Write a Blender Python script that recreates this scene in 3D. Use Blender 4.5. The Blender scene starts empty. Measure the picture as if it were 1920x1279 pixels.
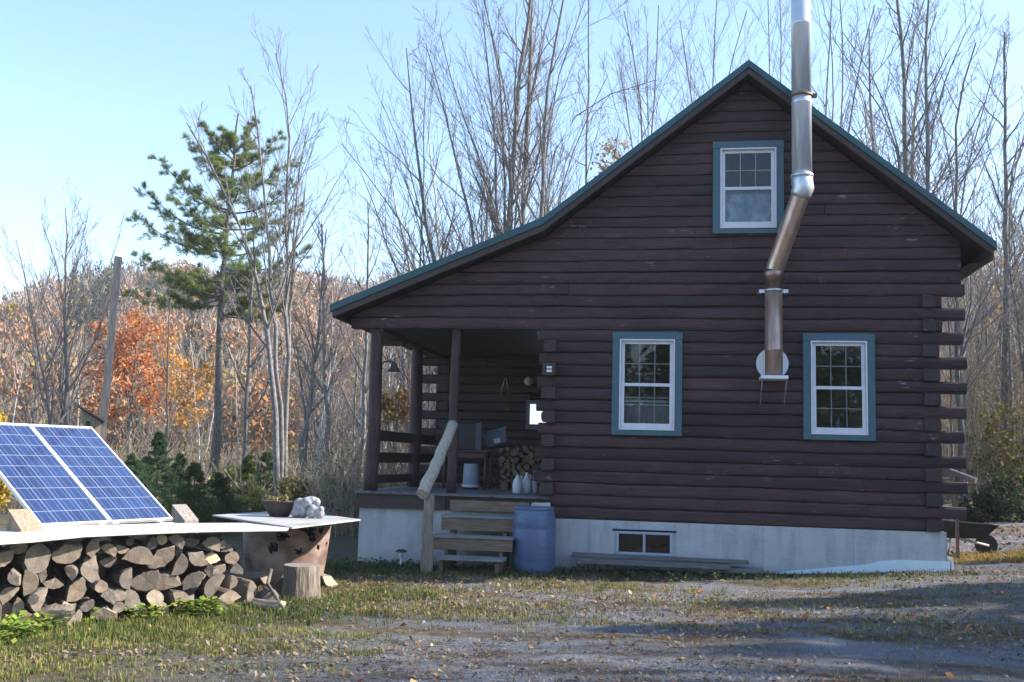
import bpy, math, random
import numpy as np
from mathutils import Vector, Matrix, Euler
PI = math.pi
S = bpy.context.scene
COL = S.collection
rnd = random.Random(7)
RN = np.random.default_rng(11)

# ------------------------------------------------------------------ camera
FPX, TH, PH, RO = 1900.0, math.radians(9.3), math.atan(220/1900), 0.027
CP = np.array([0, -14.85, 1.62])
def _rz(a): return np.array([[math.cos(a), -math.sin(a), 0], [math.sin(a), math.cos(a), 0], [0, 0, 1]])
def _rx(a): return np.array([[1, 0, 0], [0, math.cos(a), -math.sin(a)], [0, math.sin(a), math.cos(a)]])
RM = _rz(TH) @ _rx(PI/2+PH) @ _rz(RO)
FW = RM @ np.array([0, 0, -1.0])
def ray(x, y): return RM @ np.array([x-960, -(y-639.5), -FPX])
def atY(x, y, Y=0.0):
    d = ray(x, y); return CP+d*((Y-CP[1])/d[1])
def atZ(x, y, Z=0.0):
    d = ray(x, y); return CP+d*((Z-CP[2])/d[2])
def atD(x, y, D):
    d = ray(x, y); return CP+d*(D/(d @ FW))
def atV(x, y, p0, dr):
    n = np.array([-dr[1], dr[0], 0.0]); d = ray(x, y)
    return CP+d*(((np.array([p0[0], p0[1], 0])-CP) @ n)/(d @ n))
cam = bpy.data.cameras.new('camera')
cam.sensor_width = 36; cam.lens = FPX/1920*36; cam.clip_end = 3000; cam.clip_start = 0.1
co = bpy.data.objects.new('camera', cam); COL.objects.link(co)
M4 = Matrix(RM.tolist()).to_4x4(); M4.translation = Vector(CP.tolist()); co.matrix_world = M4
S.camera = co

# ------------------------------------------------------------------ helpers
def tag(o, label=None, cat=None, group=None, kind=None):
    if label: o['label'] = label
    if cat: o['category'] = cat
    if group: o['group'] = group
    if kind: o['kind'] = kind
    return o
def empty(name, loc, label, cat, group=None, rz=0):
    o = bpy.data.objects.new(name, None); COL.objects.link(o); o.location = loc; o.rotation_euler.z = rz
    o.empty_display_size = .1
    return tag(o, label, cat, group)

class MB:
    def __init__(s): s.v = []; s.f = []; s.m = []; s.n = 0; s.sm = []
    def add(s, v, f, mi=0, smooth=False):
        v = np.asarray(v, float).reshape(-1, 3)
        for q in f:
            s.f.append(tuple(int(i)+s.n for i in q)); s.m.append(mi); s.sm.append(smooth)
        s.v.append(v); s.n += len(v); return s
    def box(s, lo, hi, mi=0, rot=None, at=None, jit=0):
        (a, b, c), (d, e, g) = lo, hi
        v = np.array([(a, b, c), (d, b, c), (d, e, c), (a, e, c), (a, b, g), (d, b, g), (d, e, g), (a, e, g)], float)
        if rot is not None: v = v @ np.array(rot.to_matrix()).T
        if at is not None: v = v+np.array(at)
        if jit: v += RN.normal(0, jit, v.shape)
        return s.add(v, [(0, 3, 2, 1), (4, 5, 6, 7), (0, 1, 5, 4), (1, 2, 6, 5), (2, 3, 7, 6), (3, 0, 4, 7)], mi)
    def tube(s, P, R, k=10, mi=0, cap=True, smooth=True, wob=0):
        P = np.asarray(P, float); n = len(P); R = np.full(n, R, float) if np.isscalar(R) else np.asarray(R, float)
        T = np.gradient(P, axis=0); T /= np.linalg.norm(T, axis=1)[:, None]+1e-9
        ref = np.array([0, 0, 1.0]) if abs(T[0][2]) < .9 else np.array([1.0, 0, 0])
        V = []
        for i in range(n):
            a = ref-T[i]*(ref @ T[i]); a /= np.linalg.norm(a); b = np.cross(T[i], a)
            for j in range(k):
                t = 2*PI*j/k; r = R[i]*(1+(RN.normal(0, wob) if wob else 0))
                V.append(P[i]+(a*math.cos(t)+b*math.sin(t))*r)
        F = [(i*k+j, i*k+(j+1) % k, (i+1)*k+(j+1) % k, (i+1)*k+j) for i in range(n-1) for j in range(k)]
        s.add(V, F, mi, smooth)
        if cap:
            o = s.n-n*k
            s.f.append(tuple(o+j for j in range(k))[::-1]); s.m.append(mi); s.sm.append(False)
            s.f.append(tuple(o+(n-1)*k+j for j in range(k))); s.m.append(mi); s.sm.append(False)
        return s
    def lathe(s, prof, at=(0, 0, 0), k=24, mi=0, smooth=True, sx=1, sy=1):
        V = []
        for r, z in prof:
            for j in range(k):
                t = 2*PI*j/k; V.append((at[0]+r*sx*math.cos(t), at[1]+r*sy*math.sin(t), at[2]+z))
        n = len(prof)
        F = [(i*k+j, i*k+(j+1) % k, (i+1)*k+(j+1) % k, (i+1)*k+j) for i in range(n-1) for j in range(k)]
        s.add(V, F, mi, smooth); o = s.n-n*k
        if prof[0][0] > 1e-4: s.f.append(tuple(o+j for j in range(k))[::-1]); s.m.append(mi); s.sm.append(False)
        if prof[-1][0] > 1e-4: s.f.append(tuple(o+(n-1)*k+j for j in range(k))); s.m.append(mi); s.sm.append(False)
        return s
    def build(s, name, mats, parent=None, bevel=0):
        me = bpy.data.meshes.new(name)
        me.from_pydata(np.concatenate(s.v).tolist(), [], s.f)
        for m in (mats if isinstance(mats, (list, tuple)) else [mats]): me.materials.append(m)
        me.polygons.foreach_set('material_index', s.m); me.polygons.foreach_set('use_smooth', s.sm)
        me.update()
        o = bpy.data.objects.new(name, me); COL.objects.link(o)
        if parent is not None: o.parent = parent
        if bevel:
            b = o.modifiers.new('bevel', 'BEVEL'); b.width = bevel; b.segments = 2; b.limit_method = 'ANGLE'
        return o
def fastmesh(name, V, F, mats, parent=None, mi=None, smooth=False):
    """V (n,3); F list of (m,k) int arrays"""
    me = bpy.data.meshes.new(name); me.vertices.add(len(V)); me.vertices.foreach_set('co', np.asarray(V, np.float32).ravel())
    F = [f for f in F if len(f)]
    li = np.concatenate([f.ravel() for f in F]).astype(np.int32)
    tot = np.concatenate([np.full(len(f), f.shape[1]) for f in F]); st = np.concatenate([[0], np.cumsum(tot)[:-1]]).astype(np.int32)
    me.loops.add(len(li)); me.loops.foreach_set('vertex_index', li)
    me.polygons.add(len(tot)); me.polygons.foreach_set('loop_start', st)
    for m in (mats if isinstance(mats, (list, tuple)) else [mats]): me.materials.append(m)
    if mi is not None: me.polygons.foreach_set('material_index', np.asarray(mi, np.int32))
    me.polygons.foreach_set('use_smooth', np.full(len(tot), smooth))
    me.update(calc_edges=True); me.validate()
    o = bpy.data.objects.new(name, me); COL.objects.link(o)
    if parent is not None: o.parent = parent
    return o

# ------------------------------------------------------------------ materials
def newmat(name):
    m = bpy.data.materials.new(name); m.use_nodes = True; nt = m.node_tree
    return m, nt, nt.nodes['Principled BSDF']
def N(nt, t, **kw):
    n = nt.nodes.new(t)
    for k, v in kw.items():
        if k in n.inputs.keys() if hasattr(n.inputs, 'keys') else False: n.inputs[k].default_value = v
        else: setattr(n, k, v)
    return n
def ramp(nt, fac, stops):
    r = nt.nodes.new('ShaderNodeValToRGB'); e = r.color_ramp.elements
    while len(e) < len(stops): e.new(.5)
    for i, (p, c) in enumerate(stops): e[i].position = p; e[i].color = (*c, 1) if len(c) == 3 else c
    nt.links.new(fac, r.inputs[0]); return r.outputs[0]
def mixc(nt, fac, a, b, bt='MIX'):
    n = nt.nodes.new('ShaderNodeMix'); n.data_type = 'RGBA'; n.blend_type = bt
    for i, v in ((0, fac), (6, a), (7, b)):
        if isinstance(v, bpy.types.NodeSocket): nt.links.new(v, n.inputs[i])
        else: n.inputs[i].default_value = v if i == 0 else (*v, 1)
    return n.outputs[2]
def coords(nt, stretch=(1, 1, 1), geo=False):
    if geo: src = nt.nodes.new('ShaderNodeNewGeometry').outputs['Position']
    else: src = nt.nodes.new('ShaderNodeTexCoord').outputs['Object']
    mp = nt.nodes.new('ShaderNodeMapping'); mp.inputs['Scale'].default_value = stretch
    nt.links.new(src, mp.inputs[0]); return mp.outputs[0]
def noise(nt, vec, scale, detail=4, rough=.55, dist=0):
    n = nt.nodes.new('ShaderNodeTexNoise'); n.inputs['Scale'].default_value = scale; n.inputs['Detail'].default_value = detail
    n.inputs['Roughness'].default_value = rough; n.inputs['Distortion'].default_value = dist
    nt.links.new(vec, n.inputs['Vector']); return n.outputs['Fac']
def bump(nt, b, h, strength, dist=.02):
    n = nt.nodes.new('ShaderNodeBump'); n.inputs['Strength'].default_value = strength; n.inputs['Distance'].default_value = dist
    nt.links.new(h, n.inputs['Height']); nt.links.new(n.outputs[0], b.inputs['Normal'])
def math_(nt, op, a, b=None, c=None):
    n = nt.nodes.new('ShaderNodeMath'); n.operation = op
    for i, v in enumerate((a, b, c)):
        if v is None: continue
        if isinstance(v, bpy.types.NodeSocket): nt.links.new(v, n.inputs[i])
        else: n.inputs[i].default_value = v
    return n.outputs[0]
def simple(name, stops, scale=8, stretch=(1, 1, 1), rough=.7, bmp=.3, metallic=0, dist=.01, island=0, detail=5, geo=False, spec=.5, objrand=0):
    m, nt, b = newmat(name); v = coords(nt, stretch, geo); f = noise(nt, v, scale, detail)
    c = ramp(nt, f, stops)
    if island:
        r = nt.nodes.new('ShaderNodeNewGeometry').outputs['Random Per Island']
        c = mixc(nt, 1.0, c, ramp(nt, r, [(0, (1-island,)*3), (1, (1+island,)*3)]), 'MULTIPLY')
    if objrand:
        r = nt.nodes.new('ShaderNodeObjectInfo').outputs['Random']
        c = mixc(nt, 1.0, c, ramp(nt, r, [(0, (1-objrand,)*3), (1, (1+objrand,)*3)]), 'MULTIPLY')
    nt.links.new(c, b.inputs['Base Color']); b.inputs['Roughness'].default_value = rough; b.inputs['Metallic'].default_value = metallic
    b.inputs['Specular IOR Level'].default_value = spec
    if bmp: bump(nt, b, f, bmp, dist)
    return m
def palette(name, cols, rough=.8, trans=0, noise_scale=0, spec=.2):
    """leaf material: colour by random-per-island from a palette"""
    m, nt, b = newmat(name); r = nt.nodes.new('ShaderNodeNewGeometry').outputs['Random Per Island']
    k = len(cols); st = [(i/max(1, k-1), c) for i, c in enumerate(cols)]
    c = ramp(nt, r, st); b.inputs['Roughness'].default_value = rough; b.inputs['Specular IOR Level'].default_value = spec
    if noise_scale:
        f = noise(nt, coords(nt, geo=True), noise_scale, 2)
        c = mixc(nt, 1.0, c, ramp(nt, f, [(.3, (.6, .62, .6)), (.7, (1.3, 1.25, 1.2))]), 'MULTIPLY')
    nt.links.new(c, b.inputs['Base Color'])
    if trans:
        t = nt.nodes.new('ShaderNodeBsdfTranslucent'); nt.links.new(c, t.inputs[0]); mx = nt.nodes.new('ShaderNodeMixShader'); mx.inputs[0].default_value = trans
        nt.links.new(b.outputs[0], mx.inputs[1]); nt.links.new(t.outputs[0], mx.inputs[2]); nt.links.new(mx.outputs[0], nt.nodes['Material Output'].inputs[0])
    return m

def m_logwall(name='stained_logs', base=((.020, .0092, .0098), (.044, .0220, .0228), (.073, .0395, .0405)), st=(1.2, 14, 22)):
    m, nt, b = newmat(name)
    v = coords(nt, st); f = noise(nt, v, 2.2, 8, .68, .8)
    c = ramp(nt, f, [(.30, base[0]), (.5, base[1]), (.70, base[2])])
    lf = noise(nt, coords(nt, (.8, 3, 2.5)), 1.3, 3); c = mixc(nt, 1.0, c, ramp(nt, lf, [(.32, (.72, .72, .74)), (.68, (1.28, 1.24, 1.24))]), 'MULTIPLY')
    ck = noise(nt, coords(nt, (.7, 20, 30)), 1.9, 5, .6, .3); ckr = ramp(nt, ck, [(.655, (1, 1, 1)), (.69, (.30, .27, .27))]); c = mixc(nt, 1.0, c, ckr, 'MULTIPLY')
    r = nt.nodes.new('ShaderNodeNewGeometry').outputs['Random Per Island']
    c = mixc(nt, 1.0, c, ramp(nt, r, [(0, (.66, .66, .68)), (.5, (1, 1, 1)), (1, (1.34, 1.28, 1.3))]), 'MULTIPLY')
    v2 = coords(nt, (1.0, 1.0, 1.6)); vo = nt.nodes.new('ShaderNodeTexVoronoi'); vo.inputs['Scale'].default_value = 2.6; vo.inputs['Randomness'].default_value = 1
    nt.links.new(v2, vo.inputs['Vector'])
    kn = ramp(nt, vo.outputs['Distance'], [(.04, (.30, .27, .27)), (.085, (1, 1, 1))]); c = mixc(nt, 1.0, c, kn, 'MULTIPLY')
    # worn, paler scuffs
    v3 = coords(nt, (2.5, 6, 9)); g = noise(nt, v3, 1.6, 8, .7); g2 = noise(nt, coords(nt), .9, 2)
    w = math_(nt, 'MULTIPLY', ramp(nt, g, [(.60, (0, 0, 0)), (.70, (1, 1, 1))]), ramp(nt, g2, [(.5, (0, 0, 0)), (.60, (1, 1, 1))]))
    c = mixc(nt, math_(nt, 'MULTIPLY', w, .5), c, (.10, .085, .095))
    g3 = noise(nt, coords(nt, (2, 8, 10)), 2.3, 8, .75); g4 = noise(nt, coords(nt), 1.7, 1)
    w3 = math_(nt, 'MULTIPLY', ramp(nt, g3, [(.60, (0, 0, 0)), (.63, (1, 1, 1))]), ramp(nt, g4, [(.58, (0, 0, 0)), (.64, (1, 1, 1))]))
    c = mixc(nt, math_(nt, 'MULTIPLY', w3, .8), c, (.30, .28, .29))
    nt.links.new(c, b.inputs['Base Color']); b.inputs['Roughness'].default_value = .62; b.inputs['Specular IOR Level'].default_value = .35
    h = math_(nt, 'ADD', f, math_(nt, 'MULTIPLY', kn, .5)); bump(nt, b, h, .45, .012)
    return m
LOG = m_logwall(); LOGV = m_logwall('stained_posts', st=(14, 14, 1.2))
LOGY = m_logwall('stained_rails', st=(14, 1.2, 22))
ENDG = simple('stained_log_ends', [(.3, (.022, .0125, .0135)), (.7, (.046, .027, .029))], 18, rough=.7)
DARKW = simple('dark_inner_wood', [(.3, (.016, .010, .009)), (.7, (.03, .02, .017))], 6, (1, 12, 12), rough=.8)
RAKE = simple('brown_fascia_paint', [(.3, (.032, .017, .016)), (.7, (.055, .030, .028))], 5, (2, 12, 12), rough=.6)
GREEN = simple('green_metal_roofing', [(.3, (.008, .058, .070)), (.7, (.012, .078, .092))], 3, rough=.38, bmp=.05, metallic=.0, spec=.5)
CONC = None
def m_concrete():
    m, nt, b = newmat('painted_concrete'); v = coords(nt); f = noise(nt, v, 2.5, 8, .65); g = noise(nt, coords(nt, (3, 3, .5)), 2.2, 6, .6)
    c = ramp(nt, f, [(.25, (.37, .385, .40)), (.6, (.44, .455, .47)), (.8, (.49, .50, .515))])
    c = mixc(nt, 1.0, c, ramp(nt, g, [(.3, (.74, .76, .74)), (.55, (1, 1, 1))]), 'MULTIPLY')
    p = ramp(nt, noise(nt, v, 30, 3), [(.68, (1, 1, 1)), (.74, (.55, .55, .52))]); c = mixc(nt, 1.0, c, p, 'MULTIPLY')
    sx = nt.nodes.new('ShaderNodeSeparateXYZ'); nt.links.new(v, sx.inputs[0]); se = math_(nt, 'LESS_THAN', math_(nt, 'FRACT', math_(nt, 'ADD', math_(nt, 'DIVIDE', sx.outputs[0], 1.22), math_(nt, 'MULTIPLY', f, .02))), .010)
    c = mixc(nt, math_(nt, 'MULTIPLY', se, .45), c, (.16, .17, .17))
    sp_ = ramp(nt, math_(nt, 'ADD', math_(nt, 'MULTIPLY', sx.outputs[2], -1.6), math_(nt, 'MULTIPLY', g, .9)), [(.05, (0, 0, 0)), (.5, (1, 1, 1))]); c = mixc(nt, math_(nt, 'MULTIPLY', sp_, .40), c, (.22, .21, .19))
    ck = noise(nt, coords(nt, (1.2, 1, 5)), 1.4, 7, .7, 1.0); c = mixc(nt, 1.0, c, ramp(nt, ck, [(.492, (1, 1, 1)), (.5, (.72, .72, .72)), (.508, (1, 1, 1))]), 'MULTIPLY')
    nt.links.new(c, b.inputs['Base Color']); b.inputs['Roughness'].default_value = .85; bump(nt, b, f, .35, .02); return m
CONC = m_concrete()
TRIM = simple('blue_green_trim_paint', [(.3, (.037, .096, .128)), (.7, (.050, .120, .150))], 6, (4, 4, 1.5), rough=.5, bmp=.15)
VINYL = simple('white_vinyl_frame', [(.3, (.58, .58, .62)), (.7, (.66, .66, .70))], 6, rough=.4, bmp=.03)
STEEL = simple('polished_steel_pipe', [(.3, (.56, .60, .67)), (.7, (.68, .71, .76))], 5, (6, 6, .6), rough=.22, bmp=.06, metallic=.45)
STEELB = simple('heat_tinted_steel', [(.3, (.38, .22, .15)), (.55, (.46, .32, .25)), (.75, (.56, .48, .44))], 3, (4, 4, .8), rough=.30, bmp=.08, metallic=.6)
GALV = simple('galvanized_steel', [(.35, (.50, .53, .56)), (.65, (.64, .66, .68))], 14, rough=.42, bmp=.1, metallic=.8)
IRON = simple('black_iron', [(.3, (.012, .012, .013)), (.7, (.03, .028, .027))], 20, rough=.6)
def m_glass():
    m = bpy.data.materials.new('window_glass'); m.use_nodes = True; nt = m.node_tree; nt.nodes.remove(nt.nodes['Principled BSDF'])
    t = nt.nodes.new('ShaderNodeBsdfTransparent'); t.inputs[0].default_value = (.86, .9, .9, 1); g = nt.nodes.new('ShaderNodeBsdfGlossy'); g.inputs['Roughness'].default_value = .02
    fr = nt.nodes.new('ShaderNodeFresnel'); fr.inputs[0].default_value = 1.44; mx = nt.nodes.new('ShaderNodeMixShader')
    h = noise(nt, coords(nt), 3.5, 2); bp = nt.nodes.new('ShaderNodeBump'); bp.inputs['Strength'].default_value = .12; bp.inputs['Distance'].default_value = .02
    nt.links.new(h, bp.inputs['Height']); nt.links.new(bp.outputs[0], g.inputs['Normal'])
    nt.links.new(fr.outputs[0], mx.inputs[0]); nt.links.new(t.outputs[0], mx.inputs[1]); nt.links.new(g.outputs[0], mx.inputs[2]); nt.links.new(mx.outputs[0], nt.nodes['Material Output'].inputs[0])
    return m
GLASS = m_glass(); GRILLE = simple('tan_grille', [(.3, (.55, .52, .50)), (.7, (.62, .60, .58))], 6, rough=.6, bmp=0)
def m_wrap():
    m, nt, b = newmat('crinkled_window_film'); f = noise(nt, coords(nt, (1.2, 1.2, .8)), 5, 7, .6, .8)
    nt.links.new(ramp(nt, f, [(.3, (.13, .17, .27)), (.5, (.32, .38, .52)), (.68, (.55, .61, .74))]), b.inputs['Base Color']); b.inputs['Roughness'].default_value = .35; bump(nt, b, f, .6, .03)
    return m
FILM = m_wrap()
CURTAIN = simple('pale_curtain_cloth', [(.3, (.42, .42, .47)), (.7, (.56, .56, .60))], 9, (8, 8, 1), rough=.9)
PLASTIC_BLUE = simple('blue_barrel_plastic', [(.25, (.050, .085, .175)), (.45, (.075, .118, .225)), (.62, (.085, .13, .235)), (.75, (.14, .18, .27))], 5, (1, 1, 2.5), rough=.42, bmp=.05)
WHITE = simple('white_plastic', [(.3, (.66, .68, .72)), (.7, (.76, .77, .80))], 6, rough=.45, bmp=.03)
GREYBLUE = simple('grey_blue_plastic', [(.3, (.12, .17, .25)), (.7, (.16, .215, .30))], 5, rough=.5, bmp=.04)
BUCKETM = simple('pale_bucket_plastic', [(.3, (.30, .37, .47)), (.7, (.38, .45, .55))], 4, rough=.4, bmp=.03)
WEATH = simple('weathered_grey_wood', [(.25, (.11, .10, .092)), (.5, (.20, .185, .17)), (.75, (.30, .28, .255))], 3, (14, 14, 1.3), rough=.85, bmp=.5)
WEATHX = simple('weathered_grey_planks', [(.25, (.07, .066, .068)), (.5, (.13, .125, .125)), (.75, (.21, .20, .20))], 3, (1.3, 14, 14), rough=.85, bmp=.5)
POSTW = simple('yellowed_post_wood', [(.25, (.14, .11, .072)), (.5, (.24, .19, .13)), (.75, (.34, .285, .21))], 3, (16, 16, 1.2), rough=.8, bmp=.4)
STEPW = simple('step_wood', [(.25, (.095, .062, .042)), (.5, (.175, .118, .080)), (.75, (.25, .18, .13))], 3, (1.5, 14, 14), rough=.75, bmp=.4)
TREADW = simple('worn_grey_tread', [(.25, (.12, .12, .125)), (.75, (.25, .25, .26))], 3, (1.5, 12, 12), rough=.8, bmp=.4)
DECKW = simple('porch_deck_wood', [(.25, (.07, .075, .085)), (.75, (.15, .155, .17))], 3, (14, 1.2, 12), rough=.7, bmp=.4)
HANDW = simple('peeled_log_wood', [(.25, (.22, .19, .15)), (.5, (.36, .32, .26)), (.8, (.50, .46, .40))], 4, (9, 9, 2), rough=.75, bmp=.4)
NEWELW = simple('peeled_newel_wood', [(.25, (.13, .105, .075)), (.5, (.21, .175, .13)), (.8, (.30, .26, .20))], 4, (12, 12, 1.5), rough=.8, bmp=.4)
PLY = simple('sunbleached_board', [(.25, (.30, .275, .25)), (.5, (.46, .435, .40)), (.8, (.60, .575, .54))], 3, (3, 3, 9), rough=.8, bmp=.25)
TABLEW = simple('dark_red_table_wood', [(.3, (.05, .022, .016)), (.7, (.09, .042, .03))], 4, (2, 12, 12), rough=.5)
BARK = simple('grey_bark', [(.25, (.075, .070, .068)), (.5, (.15, .142, .138)), (.75, (.27, .262, .256))], 5, (5, 5, 1.0), rough=.9, bmp=.8, dist=.03)
BARKB = simple('pale_birch_bark', [(.25, (.075, .070, .068)), (.45, (.15, .145, .142)), (.75, (.27, .265, .26))], 4, (3, 3, 2.4), rough=.85, bmp=.5, dist=.02)
BARKP = simple('pine_bark', [(.25, (.055, .045, .04)), (.5, (.12, .105, .095)), (.75, (.21, .19, .175))], 5, (5, 5, 1.2), rough=.95, bmp=.8, dist=.03)
TWIG = simple('grey_twigs', [(.25, (.10, .088, .084)), (.75, (.22, .20, .195))], 3, rough=.9, bmp=0)
TWIGF = simple('far_twigs', [(.25, (.125, .105, .09)), (.75, (.25, .215, .19))], 1.0, rough=.95, bmp=0, objrand=.25)
def m_endgrain(name, a, b2, c2):
    m, nt, b = newmat(name); tc = nt.nodes.new('ShaderNodeTexCoord').outputs['Object']; oi = nt.nodes.new('ShaderNodeObjectInfo').outputs['Random']
    wv = nt.nodes.new('ShaderNodeTexWave'); wv.wave_type = 'RINGS'; wv.rings_direction = 'Y'; wv.inputs['Scale'].default_value = 16; wv.inputs['Distortion'].default_value = 1.5; wv.inputs['Detail'].default_value = 3
    nt.links.new(tc, wv.inputs[0]); nz = noise(nt, tc, 9, 6, .65)
    c = ramp(nt, nz, [(.25, a), (.5, b2), (.78, c2)]); c = mixc(nt, .12, c, ramp(nt, wv.outputs['Fac'], [(0, (.12, .09, .07)), (1, (.42, .34, .26))]))
    c = mixc(nt, 1.0, c, ramp(nt, oi, [(0, (.62, .64, .68)), (.5, (1, .98, .95)), (1, (1.3, 1.16, .98))]), 'MULTIPLY')
    nt.links.new(c, b.inputs['Base Color']); b.inputs['Roughness'].default_value = .9; bump(nt, b, nz, .5, .015); return m
ENDF = m_endgrain('cut_log_end', (.085, .070, .060), (.20, .168, .142), (.34, .295, .25))
ENDP = m_endgrain('fresh_cut_log_end', (.34, .27, .19), (.48, .40, .30), (.58, .50, .40))
FBARK = simple('firewood_bark', [(.25, (.045, .038, .034)), (.5, (.10, .087, .078)), (.78, (.19, .17, .155))], 8, (6, 1.2, 6), rough=.95, bmp=.9, dist=.02, objrand=.3)
FSPLIT = simple('split_wood_face', [(.25, (.12, .095, .075)), (.5, (.22, .18, .145)), (.78, (.34, .29, .235))], 5, (14, 1.2, 14), rough=.9, bmp=.6, dist=.015, objrand=.3)
PBARK = simple('porch_firewood_bark', [(.25, (.035, .026, .02)), (.75, (.085, .065, .05))], 8, rough=.95, objrand=.3)
PEND = m_endgrain('porch_log_end', (.10, .065, .04), (.18, .12, .075), (.26, .18, .12))
# ------------------------------------------------------------------ ground
def sst(a, b, x): t = np.clip((x-a)/(b-a), 0, 1); return t*t*(3-2*t)
SKY = [(-600, 680), (-100, 670), (0, 655), (60, 628), (130, 598), (250, 592), (330, 580), (400, 596), (520, 598), (590, 592), (650, 620), (800, 600), (1000, 590), (1400, 600), (1800, 600), (2400, 600)]
_az = []; _tan = []
for x_, y_ in SKY:
    d_ = ray(x_, y_); _az.append(math.atan2(d_[0], d_[1])); _tan.append(d_[2]/math.hypot(d_[0], d_[1]))
def gz(x, y):
    x = np.asarray(x, float); y = np.asarray(y, float)
    near = np.clip(.0036*np.maximum(x+4.6, 0)**2, 0, .5)*sst(-7, -.8, y)
    r = np.hypot(x, y-CP[1]); az = np.arctan2(x, y-CP[1])
    crest = np.interp(az, _az, _tan)*235+1.62
    hill = crest*sst(75, 235, r)*(1-.3*sst(260, 600, r))
    hill = np.where(y > -10, hill, 0)
    dip = -.9*sst(5, 22, y)*(1-sst(70, 120, r))*sst(3, -3, x)
    bank = 1.5*sst(9, 15, y-.2*x)*sst(3.5, 6, x)*(1-sst(70, 120, r))
    return near+hill+dip+bank+.03*np.sin(x*.9+1)*np.sin(y*.7)
def grid_axis(lo, hi, step, far, n):
    a = np.arange(lo, hi+1e-6, step); g = np.geomspace(step*2, far, n)
    return np.concatenate([lo-g[::-1], a, hi+g])
gx = grid_axis(-9, 8.5, .11, 420, 60); gy = grid_axis(-13.5, 3, .11, 420, 60)
X, Y = np.meshgrid(gx, gy); Z = gz(X, Y)
nz = RN.normal(0, 1, X.shape)
for _ in range(2): nz = (nz+np.roll(nz, 1, 0)+np.roll(nz, -1, 0)+np.roll(nz, 1, 1)+np.roll(nz, -1, 1))/2.2
Z = Z+nz*.0035*((X > -9.5) & (X < 9) & (Y > -14) & (Y < 3.5))
V = np.stack([X, Y, Z], -1).reshape(-1, 3); ny, nx = X.shape
I = np.arange(ny*nx).reshape(ny, nx); Fq = np.stack([I[:-1, :-1], I[:-1, 1:], I[1:, 1:], I[1:, :-1]], -1).reshape(-1, 4)
def m_ground():
    m, nt, b = newmat('gravel_and_dirt'); g = coords(nt, geo=True); g2 = coords(nt, (.45, 1.3, 1), geo=True)
    big = noise(nt, g2, 1.1, 5, .6, .4); mid = noise(nt, g, 7, 6, .7); fine = noise(nt, g, 60, 4, .7)
    grav = ramp(nt, fine, [(.28, (.060, .067, .082)), (.5, (.122, .134, .158)), (.72, (.24, .25, .275))])
    dirt = ramp(nt, mid, [(.3, (.045, .031, .021)), (.5, (.095, .070, .048)), (.72, (.18, .14, .095))])
    c = mixc(nt, ramp(nt, big, [(.40, (0, 0, 0)), (.56, (1, 1, 1))]), dirt, grav)
    # mossy, grassy soil towards the wood pile and along the wall
    px = nt.nodes.new('ShaderNodeSeparateXYZ'); nt.links.new(g, px.inputs[0])
    k = math_(nt, 'ADD', math_(nt, 'MULTIPLY', px.outputs[0], -.35), math_(nt, 'MULTIPLY', big, 2.2)); k = math_(nt, 'SUBTRACT', k, 1.75)
    k2 = math_(nt, 'ADD', math_(nt, 'MULTIPLY', math_(nt, 'ABSOLUTE', math_(nt, 'ADD', px.outputs[1], .3)), -.8), math_(nt, 'MULTIPLY', mid, 1.6))
    kk = nt.nodes.new('ShaderNodeClamp'); nt.links.new(math_(nt, 'MAXIMUM', k, k2), kk.inputs[0])
    c = mixc(nt, math_(nt, 'MULTIPLY', kk.outputs[0], .8), c, ramp(nt, mid, [(.3, (.035, .036, .014)), (.6, (.09, .085, .035)), (.8, (.15, .13, .06))]))
    c = mixc(nt, ramp(nt, noise(nt, g, .05, 1), [(.0, (0, 0, 0)), (.01, (0, 0, 0))]), c, (.1, .08, .05))
    far = math_(nt, 'GREATER_THAN', px.outputs[1], 12.0); c = mixc(nt, far, c, ramp(nt, mid, [(.3, (.07, .05, .035)), (.7, (.17, .125, .085))]))
    nt.links.new(c, b.inputs['Base Color']); b.inputs['Roughness'].default_value = .92; b.inputs['Specular IOR Level'].default_value = .2
    bump(nt, b, math_(nt, 'ADD', math_(nt, 'MULTIPLY', fine, .6), mid), .9, .03); return m
tag(fastmesh('ground', V, [Fq], m_ground(), smooth=True), 'gravel and dirt yard littered with fallen leaves', 'ground', kind='structure')
SUNV = Vector((math.cos(math.radians(14))*math.cos(math.radians(33)), math.sin(math.radians(14))*math.cos(math.radians(33)), math.sin(math.radians(33))))

exec_parts = []
# ================================================================== CABIN
cabin = empty('log_cabin', (0, 0, 0), 'dark brown log cabin with green metal roof and corner porch', 'cabin')
XL, XB, XR, YB = -4.68, -1.76, 3.66, 8.2
Z0, HC = .775, .1725
ZT = Z0+16*HC
ROOF = [(-5.17, 3.83), (-1.96, 5.14), (1.0, 7.44), (4.31, 4.72)]
def roof_z(x):
    return float(np.interp(x, [p[0] for p in ROOF], [p[1] for p in ROOF]))
def roof_xl(z, off):   # left x where roof underside (top - off) is at z
    zz = z+off
    if zz < 5.14: return -1.96+(zz-5.14)/((5.14-3.83)/(5.17-1.96))
    return -1.96+(zz-5.14)*(2.96/2.30)
def roof_xr(z, off): return 1.0+(7.44-(z+off))*(3.31/2.72)
def jw(x, z): q = round(z*200); return .0042*math.sin(x*1.9+q*3.7)+.0030*math.sin(x*5.1+q*1.3)+.0026*math.sin(x*11.3+q*2.1)
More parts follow.
